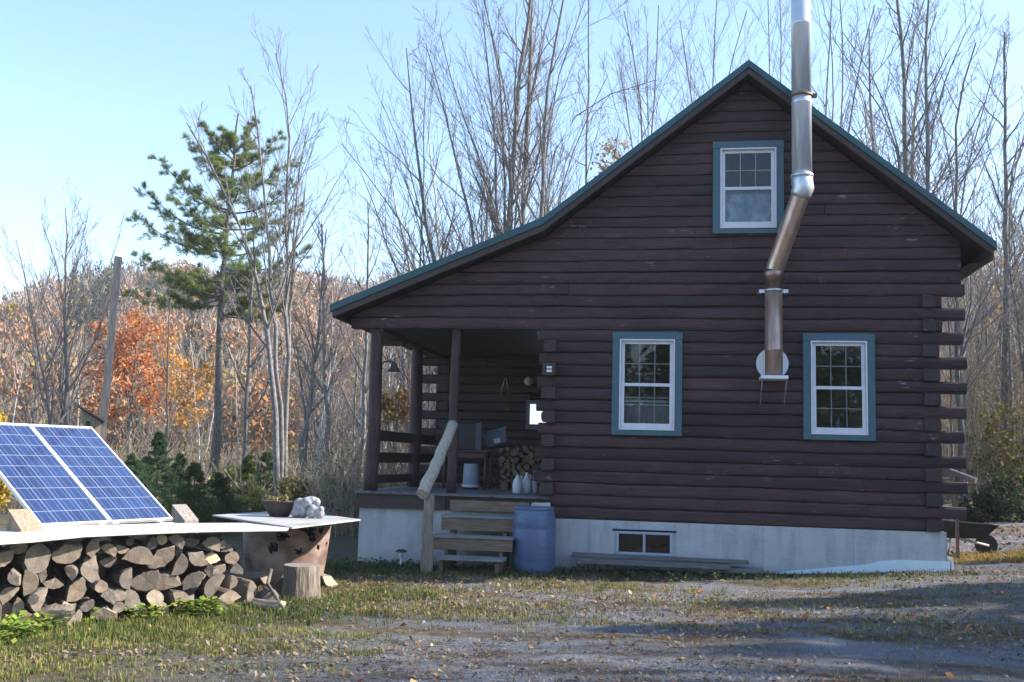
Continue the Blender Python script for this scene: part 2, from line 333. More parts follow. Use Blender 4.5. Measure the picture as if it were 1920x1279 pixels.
def course(mb, xl, xr, z0, h, y0=0.0, axis='x', depth=.15, out=-1, amp=.038, capm=1):
    """one log of the wall, bulging outwards; xl/xr are functions of z"""
    if not callable(xl): a_ = xl; xl = lambda z: a_
    if not callable(xr): b_ = xr; xr = lambda z: b_
    q = rnd.uniform(.75, 1.2)*amp; dz = rnd.uniform(-.016, .014)
    prof = [(0, .003), (.55*q, .009), (.9*q, .22*h+dz), (q, .5*h+dz), (.88*q, .8*h), (.5*q, h-.008), (0, h-.002), (-depth, h-.003), (-depth, .004)]
    L = max(.05, abs(xr(z0+h/2)-xl(z0+h/2))); n = max(2, int(L/.2)+1); V = []
    jy = RN.normal(0, .005, n+1); jz = RN.normal(0, .005, n+1)
    for i in range(n+1):
        t = i/n
        for k, (yy, zz) in enumerate(prof):
            z = z0+zz; a, b = xl(z), xr(z); x = a+(b-a)*t
            e = 1.0 if k < 7 else 0
            tt = zz/h; wv = (1-tt)*jw(x, z0)+tt*jw(x, z0+h) if e else 0
            V.append((x, y0+out*(yy+jy[i]*e*(yy > 0)), z+wv+(jz[i] if 2 <= k <= 4 else 0)))
    K = len(prof)
    F = [(i*K+j, i*K+(j+1) % K, (i+1)*K+(j+1) % K, (i+1)*K+j) for i in range(n) for j in range(K)]
    F += [tuple(range(K))[::-1], tuple(n*K+j for j in range(K))]
    V = np.array(V)
    if axis == 'y': V = V[:, [1, 0, 2]]
    mb.add(V, F)
    mb.m[-1] = mb.m[-2] = capm
# windows: (x0,x1,z0,z1) outside edges of the casing
WINS = [(-.925, .08, 2.0, 3.50), (1.77, 2.745, 1.995, 3.497), (.505, 1.515, 4.955, 6.335)]
CW = .105
def cut(a, b, z, h):
    """intervals of course [a,b] at z..z+h left over after the window openings"""
    iv = [(a, b)]
    for (x0, x1, w0, w1) in WINS:
        if w0+CW*.5 < z+h and z < w1-CW*.5:
            iv = [(p, q) for (s, e) in iv for (p, q) in ((s, min(e, x0+CW*.6)), (max(s, x1-CW*.6), e)) if q-p > .01]
    return iv
wall = MB()
def fillers(z, zt):
    for (x0, x1, w0, w1) in WINS:
        if z < w0+CW*.4 and w0+CW*.5 < zt and w0+CW*.4-z > .012: course(wall, x0+CW*.6+.002, x1-CW*.6-.002, z, w0+CW*.4-z)
        if w1-CW*.5 > z and w1-CW*.4 < zt and zt-(w1-CW*.4) > .012: course(wall, x0+CW*.6+.002, x1-CW*.6-.002, w1-CW*.4, zt-(w1-CW*.4))
for k in range(16):                                   # body courses, even ones run past the corners
    z = Z0+k*HC
    a = -2.03+rnd.uniform(-.03, .03) if k % 2 == 1 else XB-.02
    b = 3.95+rnd.uniform(-.03, .03) if k % 2 == 1 else XR-.04
    for p, q in cut(a, b, z, HC): course(wall, p, q, z, HC)
    fillers(z, z+HC)
k = 16; z = ZT
OFF = .20
while z < 7.2:
    h = HC if k < 24 else .158
    zt = z+h
    xl = lambda zz: max(-4.93, roof_xl(zz, OFF)); xr0 = lambda zz, k=k: min(3.97 if k % 2 and k < 20 else (3.93 if k >= 20 else XR), roof_xr(zz, OFF))
    joints = []
    if k > 17:
        for _ in range(2):
            j = rnd.uniform(-3, 3)
            if xl(zt)+.5 < j < xr0(zt)-.5 and all(abs(j-w) > .25 for W in WINS for w in W[:2]): joints.append(j)
    hit = [W for W in WINS if W[2]+CW*.5 < zt and z < W[3]-CW*.5]
    cuts = sorted(joints+[c for W in hit for c in (W[0]+CW*.6, W[1]-CW*.6)])
    ends = [xl]+[None]*0
    edges = [xl]+cuts+[xr0]
    for i in range(len(edges)-1):
        A, B = edges[i], edges[i+1]
        am = A(z+h/2) if callable(A) else A; bm_ = B(z+h/2) if callable(B) else B
        if any(abs(am-(W[0]+CW*.6)) < 1e-6 and abs(bm_-(W[1]-CW*.6)) < 1e-6 for W in hit): continue
        if bm_-am < .06: continue
        if i > 0 and not callable(A): A = A+.003
        if callable(A) and not callable(B): pass
        course(wall, A, B, z, h, amp=.034 if k < 22 else .022)
    fillers(z, zt)
    z = zt; k += 1
wall.build('front_log_wall', [LOG, ENDG], cabin)
# side walls, rear wall, porch walls
sw = MB()
for k in range(21):
    z = Z0+k*HC
    y0 = -.085+rnd.uniform(-.012, .012) if k % 2 == 0 and k < 20 else .02
    course(sw, y0, YB+(.25 if k % 2 == 0 else 0), z, HC, y0=XR-.12, axis='y', out=1, amp=.06)
sw.build('side_log_wall', [LOGY, ENDG], cabin)
pw = MB()
for k in range(16):
    z = Z0+k*HC
    y0 = -.24+rnd.uniform(-.03, .03) if k % 2 == 0 else .02
    course(pw, y0, 4.1, z, HC, y0=XB-.12, axis='y', out=-1, depth=.14, amp=.055)
pw.build('porch_side_wall', [LOGY, ENDG], cabin)
bw = MB()
PYB = 4.2
PW = (-2.80, -1.9, 2.17, 2.72)
for k in range(2, 21):
    z = Z0+k*HC
    a = -4.86 if k % 2 == 1 else -4.56
    if PW[2]+.04 < z+HC and z < PW[3]-.04: course(bw, a, PW[0]+.06, z, HC, y0=PYB)
    else: course(bw, a, XB-.14, z, HC, y0=PYB)
bw.build('porch_back_wall', [LOG, ENDG], cabin)
rw = MB()
for k in range(32):
    z = Z0+k*HC
    xl = (lambda zz: max(-4.6, roof_xl(zz, .2))) ; xr = (lambda zz: min(XR-.05, roof_xr(zz, .2)))
    if roof_xr(z+HC, .2)-roof_xl(z+HC, .2) < .3: break
    course(rw, xl, xr, z, HC, y0=YB, out=1)
lw = MB()
for k in range(2, 17):
    course(lw, PYB-(.22 if k % 2 == 0 else -.02), YB-.02, Z0+k*HC, HC, y0=-4.44, axis='y', out=-1)
rw.build('rear_log_wall', [LOG, ENDG], cabin); lw.build('rear_room_wall', [LOGY, ENDG], cabin)
# foundation
fd = MB()
gl = lambda x: float(gz(x, -.1))
BWX = (-.835, -.04, .30, .628)
fd.box((XL, 0.0, -.5), (XB+.05, .2, .835))
fd.box((XL, .2, -.9), (XL+.2, YB, .832))
zb = .772
fd.box((XB+.05, -.03, -.4), (BWX[0], .2, zb)); fd.box((BWX[1], -.03, -.4), (XR, .2, zb))
fd.box((BWX[0], -.03, -.4), (BWX[1], .2, BWX[2])); fd.box((BWX[0], -.03, BWX[3]), (BWX[1], .2, zb))
fd.box((XR-.2, .2, -.4), (XR, YB, zb)); fd.box((XL+.2, YB-.2, -.9), (XR-.2, YB, zb))
fd.build('foundation', CONC, cabin)
# floors
fl = MB(); fl.box((XB, .16, .95), (XR-.15, YB-.02, 1.05)); fl.box((-4.4, 4.36, .95), (XB, YB-.02, 1.05)); fl.box((-3.2, .17, 3.62), (XR-.2, YB-.02, 3.74))
fl.box((XB-.05, 2.6, 1.05), (XR-.2, 2.7, 3.62))
fl.build('interior_floor', simple('pine_interior', [(.3, (.30, .22, .15)), (.7, (.45, .35, .25))], 3, (1, 1, 8), rough=.7), cabin)
# basement window
wb = MB(); t = .035; x0, x1, z0, z1 = BWX
for lo, hi in (((x0, -.05, z0), (x0+t, .04, z1)), ((x1-t, -.05, z0), (x1, .04, z1)), ((x0+t, -.05, z0), (x1-t, .04, z0+t)), ((x0+t, -.05, z1-t), (x1-t, .04, z1)), (((x0+x1)/2-.018, -.045, z0+t), ((x0+x1)/2+.018, .03, z1-t))): wb.box(lo, hi)
wbo = wb.build('basement_window', simple('dull_blue_white_frame', [(.3, (.30, .33, .42)), (.7, (.40, .43, .52))], 6, rough=.5, bmp=.03), cabin, .004)
MB().box((x0+t, .0, z0+t), (x1-t, .006, z1-t)).build('pane', GLASS, wbo)
st_ = MB()
for q in (.06, .09): st_.box((x0-q*.5-.02, -.034-.0, z1+.0), (x1+q*.5+.02, -.031, z1+q*.4))
st_.build('faded_paint_border', simple('faded_blue_paint', [(.3, (.16, .21, .34)), (.7, (.22, .28, .42))], 5), wbo)
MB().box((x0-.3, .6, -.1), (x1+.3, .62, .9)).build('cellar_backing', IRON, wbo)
# double hung windows
def window(W, kind):
    x0, x1, z0, z1 = W
    c = MB(); yf, yb = -.085, .0
    c.box((x0, yf, z0), (x0+CW, yb, z1-CW-.001)); c.box((x1-CW, yf, z0), (x1, yb, z1-CW-.001))
    c.box((x0-.004, yf-.006, z1-CW), (x1+.004, yb, z1)); c.box((x0+CW+.001, yf+.002, z0), (x1-CW-.001, yb, z0+CW*.72))
    w = c.build('window', TRIM, cabin, .004)
    fx0, fx1, fz0, fz1 = x0+CW, x1-CW, z0+CW*.72, z1-CW
    f = MB(); e = .022
    for lo, hi in (((fx0, -.098, fz0), (fx0+e, .1, fz1)), ((fx1-e, -.098, fz0), (fx1, .1, fz1)), ((fx0+e, -.098, fz0), (fx1-e, .1, fz0+e)), ((fx0+e, -.098, fz1-e), (fx1-e, .1, fz1))): f.box(lo, hi)
    f.build('frame', VINYL, w, .003)
    zm = (fz0+fz1)/2-.005
    for (a, b, y, nm) in ((zm-.02, fz1-e, -.045, 'upper_sash'), (fz0+e, zm+.025, -.075, 'lower_sash')):
        s = MB(); r = .048; rb = .075 if nm == 'lower_sash' else .045; yb2 = y+.028
        ax, bx = fx0+e+.002, fx1-e-.002
        s.box((ax, y, a+.001), (ax+r, yb2, b-.001)); s.box((bx-r, y, a+.001), (bx, yb2, b-.001)); s.box((ax+r, y, a+.001), (bx-r, yb2, a+rb)); s.box((ax+r, y, b-.046), (bx-r, yb2, b-.001))
        so = s.build(nm, VINYL, w, .003)
        ga, gb = a+rb, b-.046
        MB().box((ax+r, y+.012, ga), (bx-r, y+.016, gb)).build('pane', GLASS, so)
        if not (kind == 'film' and nm == 'lower_sash'):
            g = MB(); gw = .0065
            for i in (1, 2):
                xx = ax+r+(bx-ax-2*r)*i/3; g.box((xx-gw, y+.018, ga), (xx+gw, y+.024, gb))
            zz = (ga+gb)/2; xs = [ax+r]+[ax+r+(bx-ax-2*r)*i/3 for i in (1, 2)]+[bx-r]
            for i in range(3): g.box((xs[i]+(gw if i else 0), y+.0185, zz-gw), (xs[i+1]-(gw if i < 2 else 0), y+.0235, zz+gw))
            g.build('grille', GRILLE, so)
    return w, (fx0, fx1, fz0, fz1)
def folds(x0, x1, y, z0, z1, n, amp, name, mat, par):
    xs = np.linspace(x0, x1, n*6); V = []; 
    for zz in np.linspace(z0, z1, 6):
        for i, xx in enumerate(xs): V.append((xx, y+amp*math.sin(i*2*PI/6+.4*math.sin(zz*9))*(1-.4*(zz-z0)/(z1-z0)), zz))
    k = len(xs); F = [(r*k+i, r*k+i+1, (r+1)*k+i+1, (r+1)*k+i) for r in range(5) for i in range(k-1)]
    o = MB().add(V, F, 0, True).build(name, mat, par); sl = o.modifiers.new('s', 'SOLIDIFY'); sl.thickness = .004; return o
w1, r1 = window(WINS[0], 'grid'); w2, r2 = window(WINS[1], 'grid'); w3, r3 = window(WINS[2], 'film')
folds(r1[0]+.06, r1[1]-.06, .10, r1[2]+.04, r1[2]+.40, 9, .012, 'cafe_curtain', simple('sheer_cafe_curtain', [(.3, (.22, .20, .23)), (.7, (.36, .33, .36))], 9, (10, 10, 1), rough=.9), w1)
MB().box((r1[0]+.03, .085, r1[2]+.41), (r1[1]-.03, .11, r1[2]+.44)).box((r1[0]+.03, .085, r1[2]+.47), (r1[1]-.03, .11, r1[2]+.485)).build('curtain_rod', CURTAIN, w1)
MB().lathe([(.045, 0), (.05, .02), (.045, .12), (.018, .19), (.016, .24), (0, .24)], ((r2[0]+r2[1])/2+.02, .17, r2[2]+.03), 14).build('bottle', GREYBLUE, w2)
folds(r3[0]+.03, r3[1]-.03, .03, r3[2]+.02, (r3[2]+r3[3])/2+.01, 5, .006, 'window_film', FILM, w3)
# porch back window; its pane glows to stand in for daylight showing through
pwx0, pwx1, pz0, pz1 = PW
q = MB(); q.box((pwx0, 4.10, pz0), (pwx0+.07, 4.2, pz1)); q.box((pwx0+.07, 4.10, pz1-.07), (pwx1, 4.2, pz1)); q.box((pwx0+.07, 4.10, pz0), (pwx1, 4.2, pz0+.1)); q.box((pwx1, 4.1, pz0), (pwx1+.06, 4.2, pz1))
pwo = q.build('porch_window', simple('grey_casing_paint', [(.3, (.10, .11, .15)), (.7, (.15, .16, .20))], 6), cabin)
mE, ntE, bE = newmat('daylight_glow'); bE.inputs['Base Color'].default_value = (.8, .82, .85, 1); bE.inputs['Emission Color'].default_value = (.9, .95, 1, 1); bE.inputs['Emission Strength'].default_value = .36
MB().box((pwx0+.07, 4.15, pz0+.1), (pwx1, 4.16, pz1-.07)).build('glowing_pane', mE, pwo)
# roof
def strip(prof, dz0, dz1, y0, y1, mb):
    n = len(prof); V = [(x, y, z+d) for y in (y0, y1) for d in (dz0, dz1) for (x, z) in prof]
    F = []
    for i in range(n-1):
        F += [(n+i, n+i+1, 3*n+i+1, 3*n+i), (i+1, i, 2*n+i, 2*n+i+1), (i, i+1, n+i+1, n+i), (2*n+i+1, 2*n+i, 3*n+i, 3*n+i+1)]
    F += [(0, n, 3*n, 2*n), (n-1, 3*n-1, 4*n-1, 2*n-1)]
    return mb.add(V, F)
def fine_profile(n=14):
    out = []
    for (a, b) in zip(ROOF[:-1], ROOF[1:]):
        for i in range(n): t = i/n; out.append((a[0]+(b[0]-a[0])*t, a[1]+(b[1]-a[1])*t))
    out.append(ROOF[-1]); return out
mr = MB(); strip(ROOF, -.085, 0, -.37, 8.55, mr)
for y in np.arange(-.36, 8.5, .45): strip(ROOF, .003, .026, y, y+.03, mr)
ro = mr.build('metal_roof', GREEN, cabin)
inner = [(-5.13, 3.848), (-1.96, 5.14), (1.0, 7.44), (4.27, 4.753)]
MB_ = MB(); strip(inner, -.185, -.088, -.345, -.295, MB_); MB_.build('rake_board', RAKE, cabin)
MB_ = MB(); strip([(-5.09, 3.863), (-1.96, 5.14), (1.0, 7.44), (4.23, 4.786)], -.13, -.088, -.293, 8.5, MB_); MB_.build('roof_deck', DARKW, cabin)
cap = MB(); cap.box((.92, -.375, 7.37), (1.0, 8.56, 7.43)); 
MB().box((-5.13, -.29, 3.66), (-5.09, 8.5, 3.80)).build('eave_board', RAKE, cabin); MB().box((4.24, -.29, 4.50), (4.28, 8.5, 4.69)).build('eave_board', RAKE, cabin)
sf = MB()
sf.add([(4.24, -.29, 4.50), (4.24, 8.5, 4.50), (3.935, 8.5, 4.44), (3.935, -.29, 4.44)], [(0, 1, 2, 3)]); sf.build('soffit', DARKW, cabin); sf = MB(); sf.add([(-5.09, -.29, 3.66), (-5.09, 8.5, 3.66), (-4.8, 8.5, 3.56), (-4.8, -.29, 3.56)], [(3, 2, 1, 0)])
sf.build('soffit', DARKW, cabin)
# porch
dk = MB()
for i in range(20):
    x = -4.74+i*.147; dk.box((x, -.13, 1.045), (x+.14, 4.15, 1.082), jit=.001)
dk.build('porch_deck', DECKW, cabin)
rb = MB(); rb.box((-4.72, -.075, .838), (-3.36, -.03, 1.043)); rb.box((-3.36, -.03, .838), (XB-.2, .0, 1.043)); rb.box((-4.72, -.03, .838), (-4.68, 4.15, 1.043)); rb.build('rim_board', RAKE, cabin)
def post(x, y, r, z0, z1, lean=0):
    mb = MB(); zs = np.linspace(z0, z1, 12)
    mb.tube([(x+lean*(zz-z0)+.008*math.sin(zz*3+x), y+.006*math.cos(zz*2.3), zz) for zz in zs], [r*(1.06-.1*i/11+.02*math.sin(i*1.7+x)) for i in range(12)], 16)
    return mb.build('porch_post', LOGV, cabin)
post(-4.545, .10, .098, 1.082, 3.56); post(-4.52, 2.5, .105, 1.082, 3.66); post(-3.30, .08, .073, 1.082, 3.56)
bm = MB(); bm.box((-4.64, .02, 3.50), (-4.44, 4.15, 3.66)); bm.box((-4.85, 1.25, 3.43), (-4.45, 1.45, 3.56))
bm.build('porch_side_beam', RAKE, cabin)
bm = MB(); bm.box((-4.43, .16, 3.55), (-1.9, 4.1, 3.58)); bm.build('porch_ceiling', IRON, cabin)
for z0, z1 in ((1.835, 2.0), (1.50, 1.66), (1.18, 1.31)):
    r = MB(); r.box((-4.565, .16, z0), (-4.525, 4.1, z1), jit=.002); r.build('porch_rail', DARKW, cabin)
# chimney
ch = empty('chimney', (0, 0, 0), None, None); ch.parent = cabin
del_keys = [k for k in ch.keys()]
def ring(mb, x, y, z, r, h, k=28): mb.lathe([(r-.012, 0), (r, .006), (r, h-.006), (r-.012, h)], (x, y, z), k)
CXL, CYL, CXU, CYU = 1.345, -.30, 1.712, -.56
RL, RU = .122, .137
lp = MB(); lp.lathe([(RL, 2.86), (RL, 3.22), (RL+.004, 3.225), (RL+.004, 3.24), (RL, 3.245), (RL, 4.07)], (CXL, CYL, 0), 32); lp.build('lower_pipe', STEELB, ch)
lp = MB(); lp.lathe([(RL+.008, 4.072), (RL+.008, 4.24), (RL+.02, 4.25), (RL+.02, 4.33), (RL+.004, 4.37)], (CXL, CYL, 0), 32); lp.build('lower_elbow', simple('browned_elbow_steel', [(.3, (.20, .13, .10)), (.7, (.36, .27, .22))], 6, (4, 4, 2), rough=.4, bmp=.1, metallic=.9), ch)
P0 = np.array([CXL, CYL, 4.33]); P1 = np.array([CXU, CYU, 5.44]); D = (P1-P0)/np.linalg.norm(P1-P0)
lp = MB(); lp.tube([P0-D*.02, P0+D*.05, P0+D*.5, P1-D*.1, P1+D*.0], [RL-.004, RL+.004, RL+.006, RL+.006, RL+.006], 32); lp.build('offset_pipe', STEELB, ch)
lp = MB(); lp.tube([P1-D*.10, P1-D*.04, P1+D*.05, (CXU, CYU, 5.57), (CXU, CYU, 5.66)], [RU-.01, RU+.008, RU+.012, RU+.012, RU+.006], 32); ring(lp, CXU, CYU, 5.63, RU+.018, .05); lp.build('upper_elbow', GALV, ch)
lp = MB(); lp.lathe([(RU, 5.66), (RU, 6.70), (RU+.004, 6.705), (RU+.004, 6.73), (RU, 6.735), (RU, 6.80)], (CXU, CYU, 0), 36); lp.build('middle_pipe', STEEL, ch)
lp = MB(); lp.lathe([(RU, 6.835), (RU, 7.86), (RU+.004, 7.865), (RU+.004, 7.89), (RU, 7.895), (RU, 9.2)], (CXU, CYU, 0), 36); lp.build('upper_pipe', STEEL, ch)
lp = MB(); ring(lp, CXU, CYU, 6.80, RU+.016, .034, 36); lp.box((CXU+.13, CYU-.025, 6.79), (CXU+.21, CYU+.025, 6.845)); lp.build('locking_band', simple('rusty_band', [(.3, (.12, .06, .035)), (.7, (.28, .17, .11))], 12, rough=.6, metallic=.5), ch)
lp = MB(); ring(lp, CXL, CYL, 4.055, RL+.014, .035, 32); lp.box((CXL-.20, CYL-.015, 4.04), (CXL-.12, CYL+.015, 4.09)); lp.box((CXL+.12, CYL-.015, 4.04), (CXL+.20, CYL+.015, 4.09)); lp.box((CXL-.20, CYL+.016, 4.05), (CXL-.17, -.05, 4.08)); lp.box((CXL+.17, CYL+.016, 4.05), (CXL+.20, -.05, 4.08)); lp.build('wall_strap', GALV, ch)
lp = MB(); lp.tube([(1.345, -.058, 3.06), (1.345, -.085, 3.06)], [.225, .225], 36); lp.build('wall_thimble', WHITE, ch)
lp = MB(); lp.box((CXL-.185, -.44, 2.815), (CXL+.185, -.06, 2.862)); lp.build('support_shelf', WHITE, ch, .004)
for sx in (-1, 1):
    lp = MB(); lp.tube([(CXL+sx*.165, -.41, 2.815), (CXL+sx*.165, -.07, 2.50), (CXL+sx*.165, -.07, 2.47)], .009, 8); lp.build('bracket_strut', simple('dull_strut_metal', [(.3, (.16, .16, .18)), (.7, (.26, .26, .29))], 8, rough=.5, metallic=.5), ch)

# ------------------------------------------------------------------ porch steps and handrail
steps = empty('porch_steps', (-2.8, -.5, .1), 'wooden porch steps with peeled log handrail', 'steps')
def under(o, par): o.parent = par; o.matrix_parent_inverse = Matrix.Translation(par.location).inverted() if par.rotation_euler.z == 0 else par.matrix_basis.inverted(); return o
def board(lo, hi, name, mat, jit=.002): return under(MB().box(lo, hi, jit=jit).build(name, mat, None, .006), steps)
board((-3.27, -.10, .84), (-2.1, -.064, .99), 'riser', STEPW)
board((-3.33, -.44, .752), (-2.26, -.13, .79), 'tread', TREADW); board((-3.32, -.425, .575), (-2.27, -.385, .748), 'riser', STEPW)
board((-3.37, -.75, .487), (-2.22, -.43, .525), 'tread', TREADW); board((-3.36, -.735, .325), (-2.23, -.695, .483), 'riser', STEPW)
board((-3.40, -1.07, .215), (-2.30, -.74, .255), 'tread', TREADW)
for x in (-3.2, -2.42):
    under(MB().add([(x, -.1, .05), (x, -1.0, .05), (x, -1.0, .212), (x, -.70, .212), (x, -.70, .32), (x, -.69, .484), (x, -.38, .484), (x, -.38, .57), (x, -.37, .75), (x, -.1, .75),
        (x+.05, -.1, .05), (x+.05, -1.0, .05), (x+.05, -1.0, .212), (x+.05, -.70, .212), (x+.05, -.70, .32), (x+.05, -.69, .484), (x+.05, -.38, .484), (x+.05, -.38, .57), (x+.05, -.37, .75), (x+.05, -.1, .75)],
        [tuple(range(10))[::-1], tuple(range(10, 20))]+[(i, (i+1) % 10, 10+(i+1) % 10, 10+i) for i in range(10)]).build('stringer', STEPW), steps)
def crook(name, P, R, mat, par, k=14, n=12, wob=.012):
    P = np.asarray(P, float); t = np.linspace(0, 1, n); q = np.stack([np.interp(t, np.linspace(0, 1, len(P)), P[:, i]) for i in range(3)], 1)
    q[1:-1] += RN.normal(0, wob*.5, (n-2, 3)); Rr = np.interp(t, np.linspace(0, 1, len(R)), R)*(1+RN.normal(0, .03, n))
    return under(MB().tube(q, Rr, k).build(name, mat, None), par)
crook('newel_post', [(-3.36, -1.08, .0), (-3.355, -1.08, .55), (-3.35, -1.08, 1.10)], [.088, .08, .072], NEWELW, steps)
crook('handrail', [(-3.42, -1.22, 1.10), (-3.34, -.72, 1.53), (-3.255, -.16, 2.10)], [.085, .082, .075], HANDW, steps)

# ------------------------------------------------------------------ things on and round the porch
def simple_thing(name, mb, mats, label, cat, group=None, bevel=0):
    return tag(mb.build(name, mats, None, bevel), label, cat, group)
# barrel
bx, by = -1.97, -.44; bz = float(gz(bx, by))-.02
bar = empty('rain_barrel', (bx, by, bz), 'blue plastic drum beside the porch steps', 'barrel')
prof = [(.255, 0), (.285, .02), (.29, .10), (.30, .16), (.297, .19), (.303, .21), (.303, .62), (.297, .64), (.303, .66), (.298, .76), (.29, .84), (.275, .90), (.24, .925)]
o = MB().lathe(prof, (0, 0, 0), 40).build('drum_body', PLASTIC_BLUE, bar)
MB().lathe([(.262, .885), (.282, .90), (.282, .935), (.262, .94), (.255, .915), (.255, .905)], (0, 0, 0), 40).build('rim', PLASTIC_BLUE, bar)
simple_thing('flat_stone', MB().box((-.12, -.08, 0), (.12, .08, .045), rot=Euler((0, 0, .3)), at=(bx+.08, by, bz+.945), jit=.008), CONC, 'flat pale stone lying on top of the blue drum', 'stone', bevel=.012)
# planks along the wall
g = 'boards stacked along the foundation'
for (xa, xb, y0, y1, z0, z1, m, lab) in ((-1.45, 1.0, -.42, -.12, .30, .335, WEATHX, 'top grey plank of the stack under the basement window'),
        (-1.35, .75, -.50, -.20, .215, .29, WEATHX, 'thick grey beam in the stack under the basement window'), (-.2, 1.2, -.40, -.1, .150, .210, TREADW, 'lowest plank poking out at the right of the stack'),):
    simple_thing('plank', MB().box((xa, y0, z0+.02*xa), (xb, y1, z1+.02*xa), jit=.004), m, lab, 'plank', g, .004)
# white foam board at the foundation foot
fp = [(1.35, .135), (2.1, .235), (2.62, .30), (2.78, .355), (3.05, .382), (3.69, .385), (3.69, .09), (2.6, .06), (1.6, .06)]
V = [(x, -.055, z) for x, z in fp]+[(x, -.02-.012, z) for x, z in fp]; n = len(fp)
simple_thing('foam_board', MB().add(V, [tuple(range(n)), tuple(range(n, 2*n))[::-1]]+[((i+1) % n, i, n+i, n+(i+1) % n) for i in range(n)]), simple('pale_blue_foam', [(.3, (.55, .68, .74)), (.7, (.66, .77, .82))], 5, rough=.7), 'pale blue-white insulation board leaning on the foundation foot', 'board')
simple_thing('corner_foam_piece', MB().box((3.70, -.06, .20), (3.73, .25, .44), jit=.01), WHITE, 'small white scrap wrapped round the foundation corner', 'board scrap')
# solar path light
sl = empty('garden_light', (-3.93, -.3, .0), 'small solar garden light with dark cap by the porch foundation', 'garden light')
MB().lathe([(.012, -.05), (.012, .15)], k=8).build('stem', WHITE, sl); MB().lathe([(.03, .15), (.034, .22), (.03, .225)], k=14).build('lamp', WHITE, sl); MB().lathe([(.085, .226), (.09, .235), (.05, .262), (0, .27)], k=18).build('cap', IRON, sl)
# outlet box, globe, tongs, bell
fb = empty('outlet_box', (-1.83, -.27, 2.92), 'dark box with two white sockets on the log corner', 'outlet box')
MB().box((-.10, .0, -.085), (.075, .05, .09)).build('box', IRON, fb, .006)
for dz in (-.022, .03): MB().box((-.035, -.012, dz-.018), (.04, -.001, dz+.018)).build('socket', WHITE, fb, .008)
lf = empty('porch_lamp', (-2.745, 4.10, 3.07), 'round pale globe lamp on the porch back wall', 'lamp')
MB().lathe([(0, -.085), (.05, -.07), (.083, -.02), (.083, .02), (.05, .07), (0, .085)], (0, -.12, 0), 20).build('globe', simple('cream_glass', [(.3, (.62, .52, .40)), (.7, (.74, .66, .54))], 6, rough=.3), lf)
MB().tube([(0, .0, 0), (0, -.06, 0)], .05, 14).build('base', IRON, lf)
tg = empty('fire_tongs', (-3.21, 4.10, 3.13), 'pair of iron fire tongs hanging on the porch back wall', 'tongs')
for sx in (-1, 1): MB().tube([(sx*.01, 0, 0), (sx*.03, -.01, -.08), (sx*.075, -.01, -.30)], .008, 6).build('arm', GALV, tg)
MB().tube([(0, .03, 0), (0, -.03, .0)], .012, 6).build('hook', IRON, tg)
bl = empty('dinner_bell', (-4.44, .05, 3.0), 'small dark iron bell on the left porch post', 'bell')
MB().tube([(-.02, 0, .02), (.10, -.02, .04), (.22, -.03, .02)], .012, 6).tube([(.12, -.02, .04), (.20, -.02, .16)], .006, 6).tube([(.14, -.02, .04), (.29, -.02, .13)], .006, 6).tube([(.1, -.02, .04), (.06, -.02, .17)], .006, 6).build('bracket', IRON, bl)
MB().lathe([(.02, .0), (.045, -.02), (.06, -.08), (.10, -.125), (.105, -.135), (.09, -.13)], (.2, -.03, .02), 18).build('bell_cup', IRON, bl)
# table and things on it
tb = empty('porch_table', (-3.4, 2.0, 1.082), 'dark wooden table on the porch, bucket beneath it', 'table')
TX0, TX1, TY0, TY1, TZ = -.55, .30, 0.0, .7, .66
MB().box((TX0, TY0, TZ-.03), (TX1, TY1, TZ)).build('table_top', TABLEW, tb, .006)
MB().box((TX0+.05, TY0+.05, TZ-.13), (TX1-.05, TY0+.075, TZ-.03)).build('apron', TABLEW, tb)
for x in (TX0+.04, TX1-.1):
    for y in (TY0+.04, TY1-.1): MB().tube([(x+.03, y+.03, 0), (x+.03, y+.03, .3), (x+.03, y+.03, TZ-.03)], [.018, .028, .026], 10).build('leg', TABLEW, tb)
ck = empty('dark_chest', (-3.95, 2.12, 1.742), 'dark box with a grey front edge standing on the porch table', 'chest')
MB().box((.03, .0, 0), (.62, .42, .46)).build('body', IRON, ck, .02); MB().box((.0, -.02, .462), (.65, .44, .50)).build('lid', IRON, ck, .015); MB().box((.60, -.05, .0), (.70, -.021, .46)).build('edge_board', simple('grey_edge_board', [(.3, (.07, .075, .10)), (.7, (.11, .115, .15))], 5, (8, 8, 1)), ck, .006)
bk = empty('bucket', (-3.44, 2.22, 1.082), 'pale blue-grey plastic bucket under the porch table', 'bucket')
MB().lathe([(.135, .07), (.14, .075), (.125, .42), (.12, .43)], (0, 0, -.0), 24).build('pail', BUCKETM, bk); MB().lathe([(.145, .035), (.15, .045), (.15, .068), (.14, .072)], k=24).build('rim', WHITE, bk); MB().lathe([(.13, 0), (.135, .02), (.13, .034)], k=24).build('base', IRON, bk)
tt = empty('storage_bin', (-3.05, 2.55, 1.86), 'tilted grey-blue storage tote resting on the porch firewood', 'storage bin')
tt.rotation_euler = Euler((.15, -.30, .05))
MB().add([(-.16, -.14, 0), (.16, -.14, 0), (.16, .14, 0), (-.16, .14, 0), (-.20, -.17, .22), (.20, -.17, .22), (.20, .17, .22), (-.20, .17, .22)], [(0, 3, 2, 1), (0, 1, 5, 4), (1, 2, 6, 5), (2, 3, 7, 6), (3, 0, 4, 7)]).build('tote_body', GREYBLUE, tt, .01)
MB().box((-.215, -.185, .221), (.215, .185, .25)).build('lid', GREYBLUE, tt, .008); MB().box((-.03, -.175, .06), (.08, -.158, .14), rot=Euler((.13, 0, 0))).build('sticker', WHITE, tt)
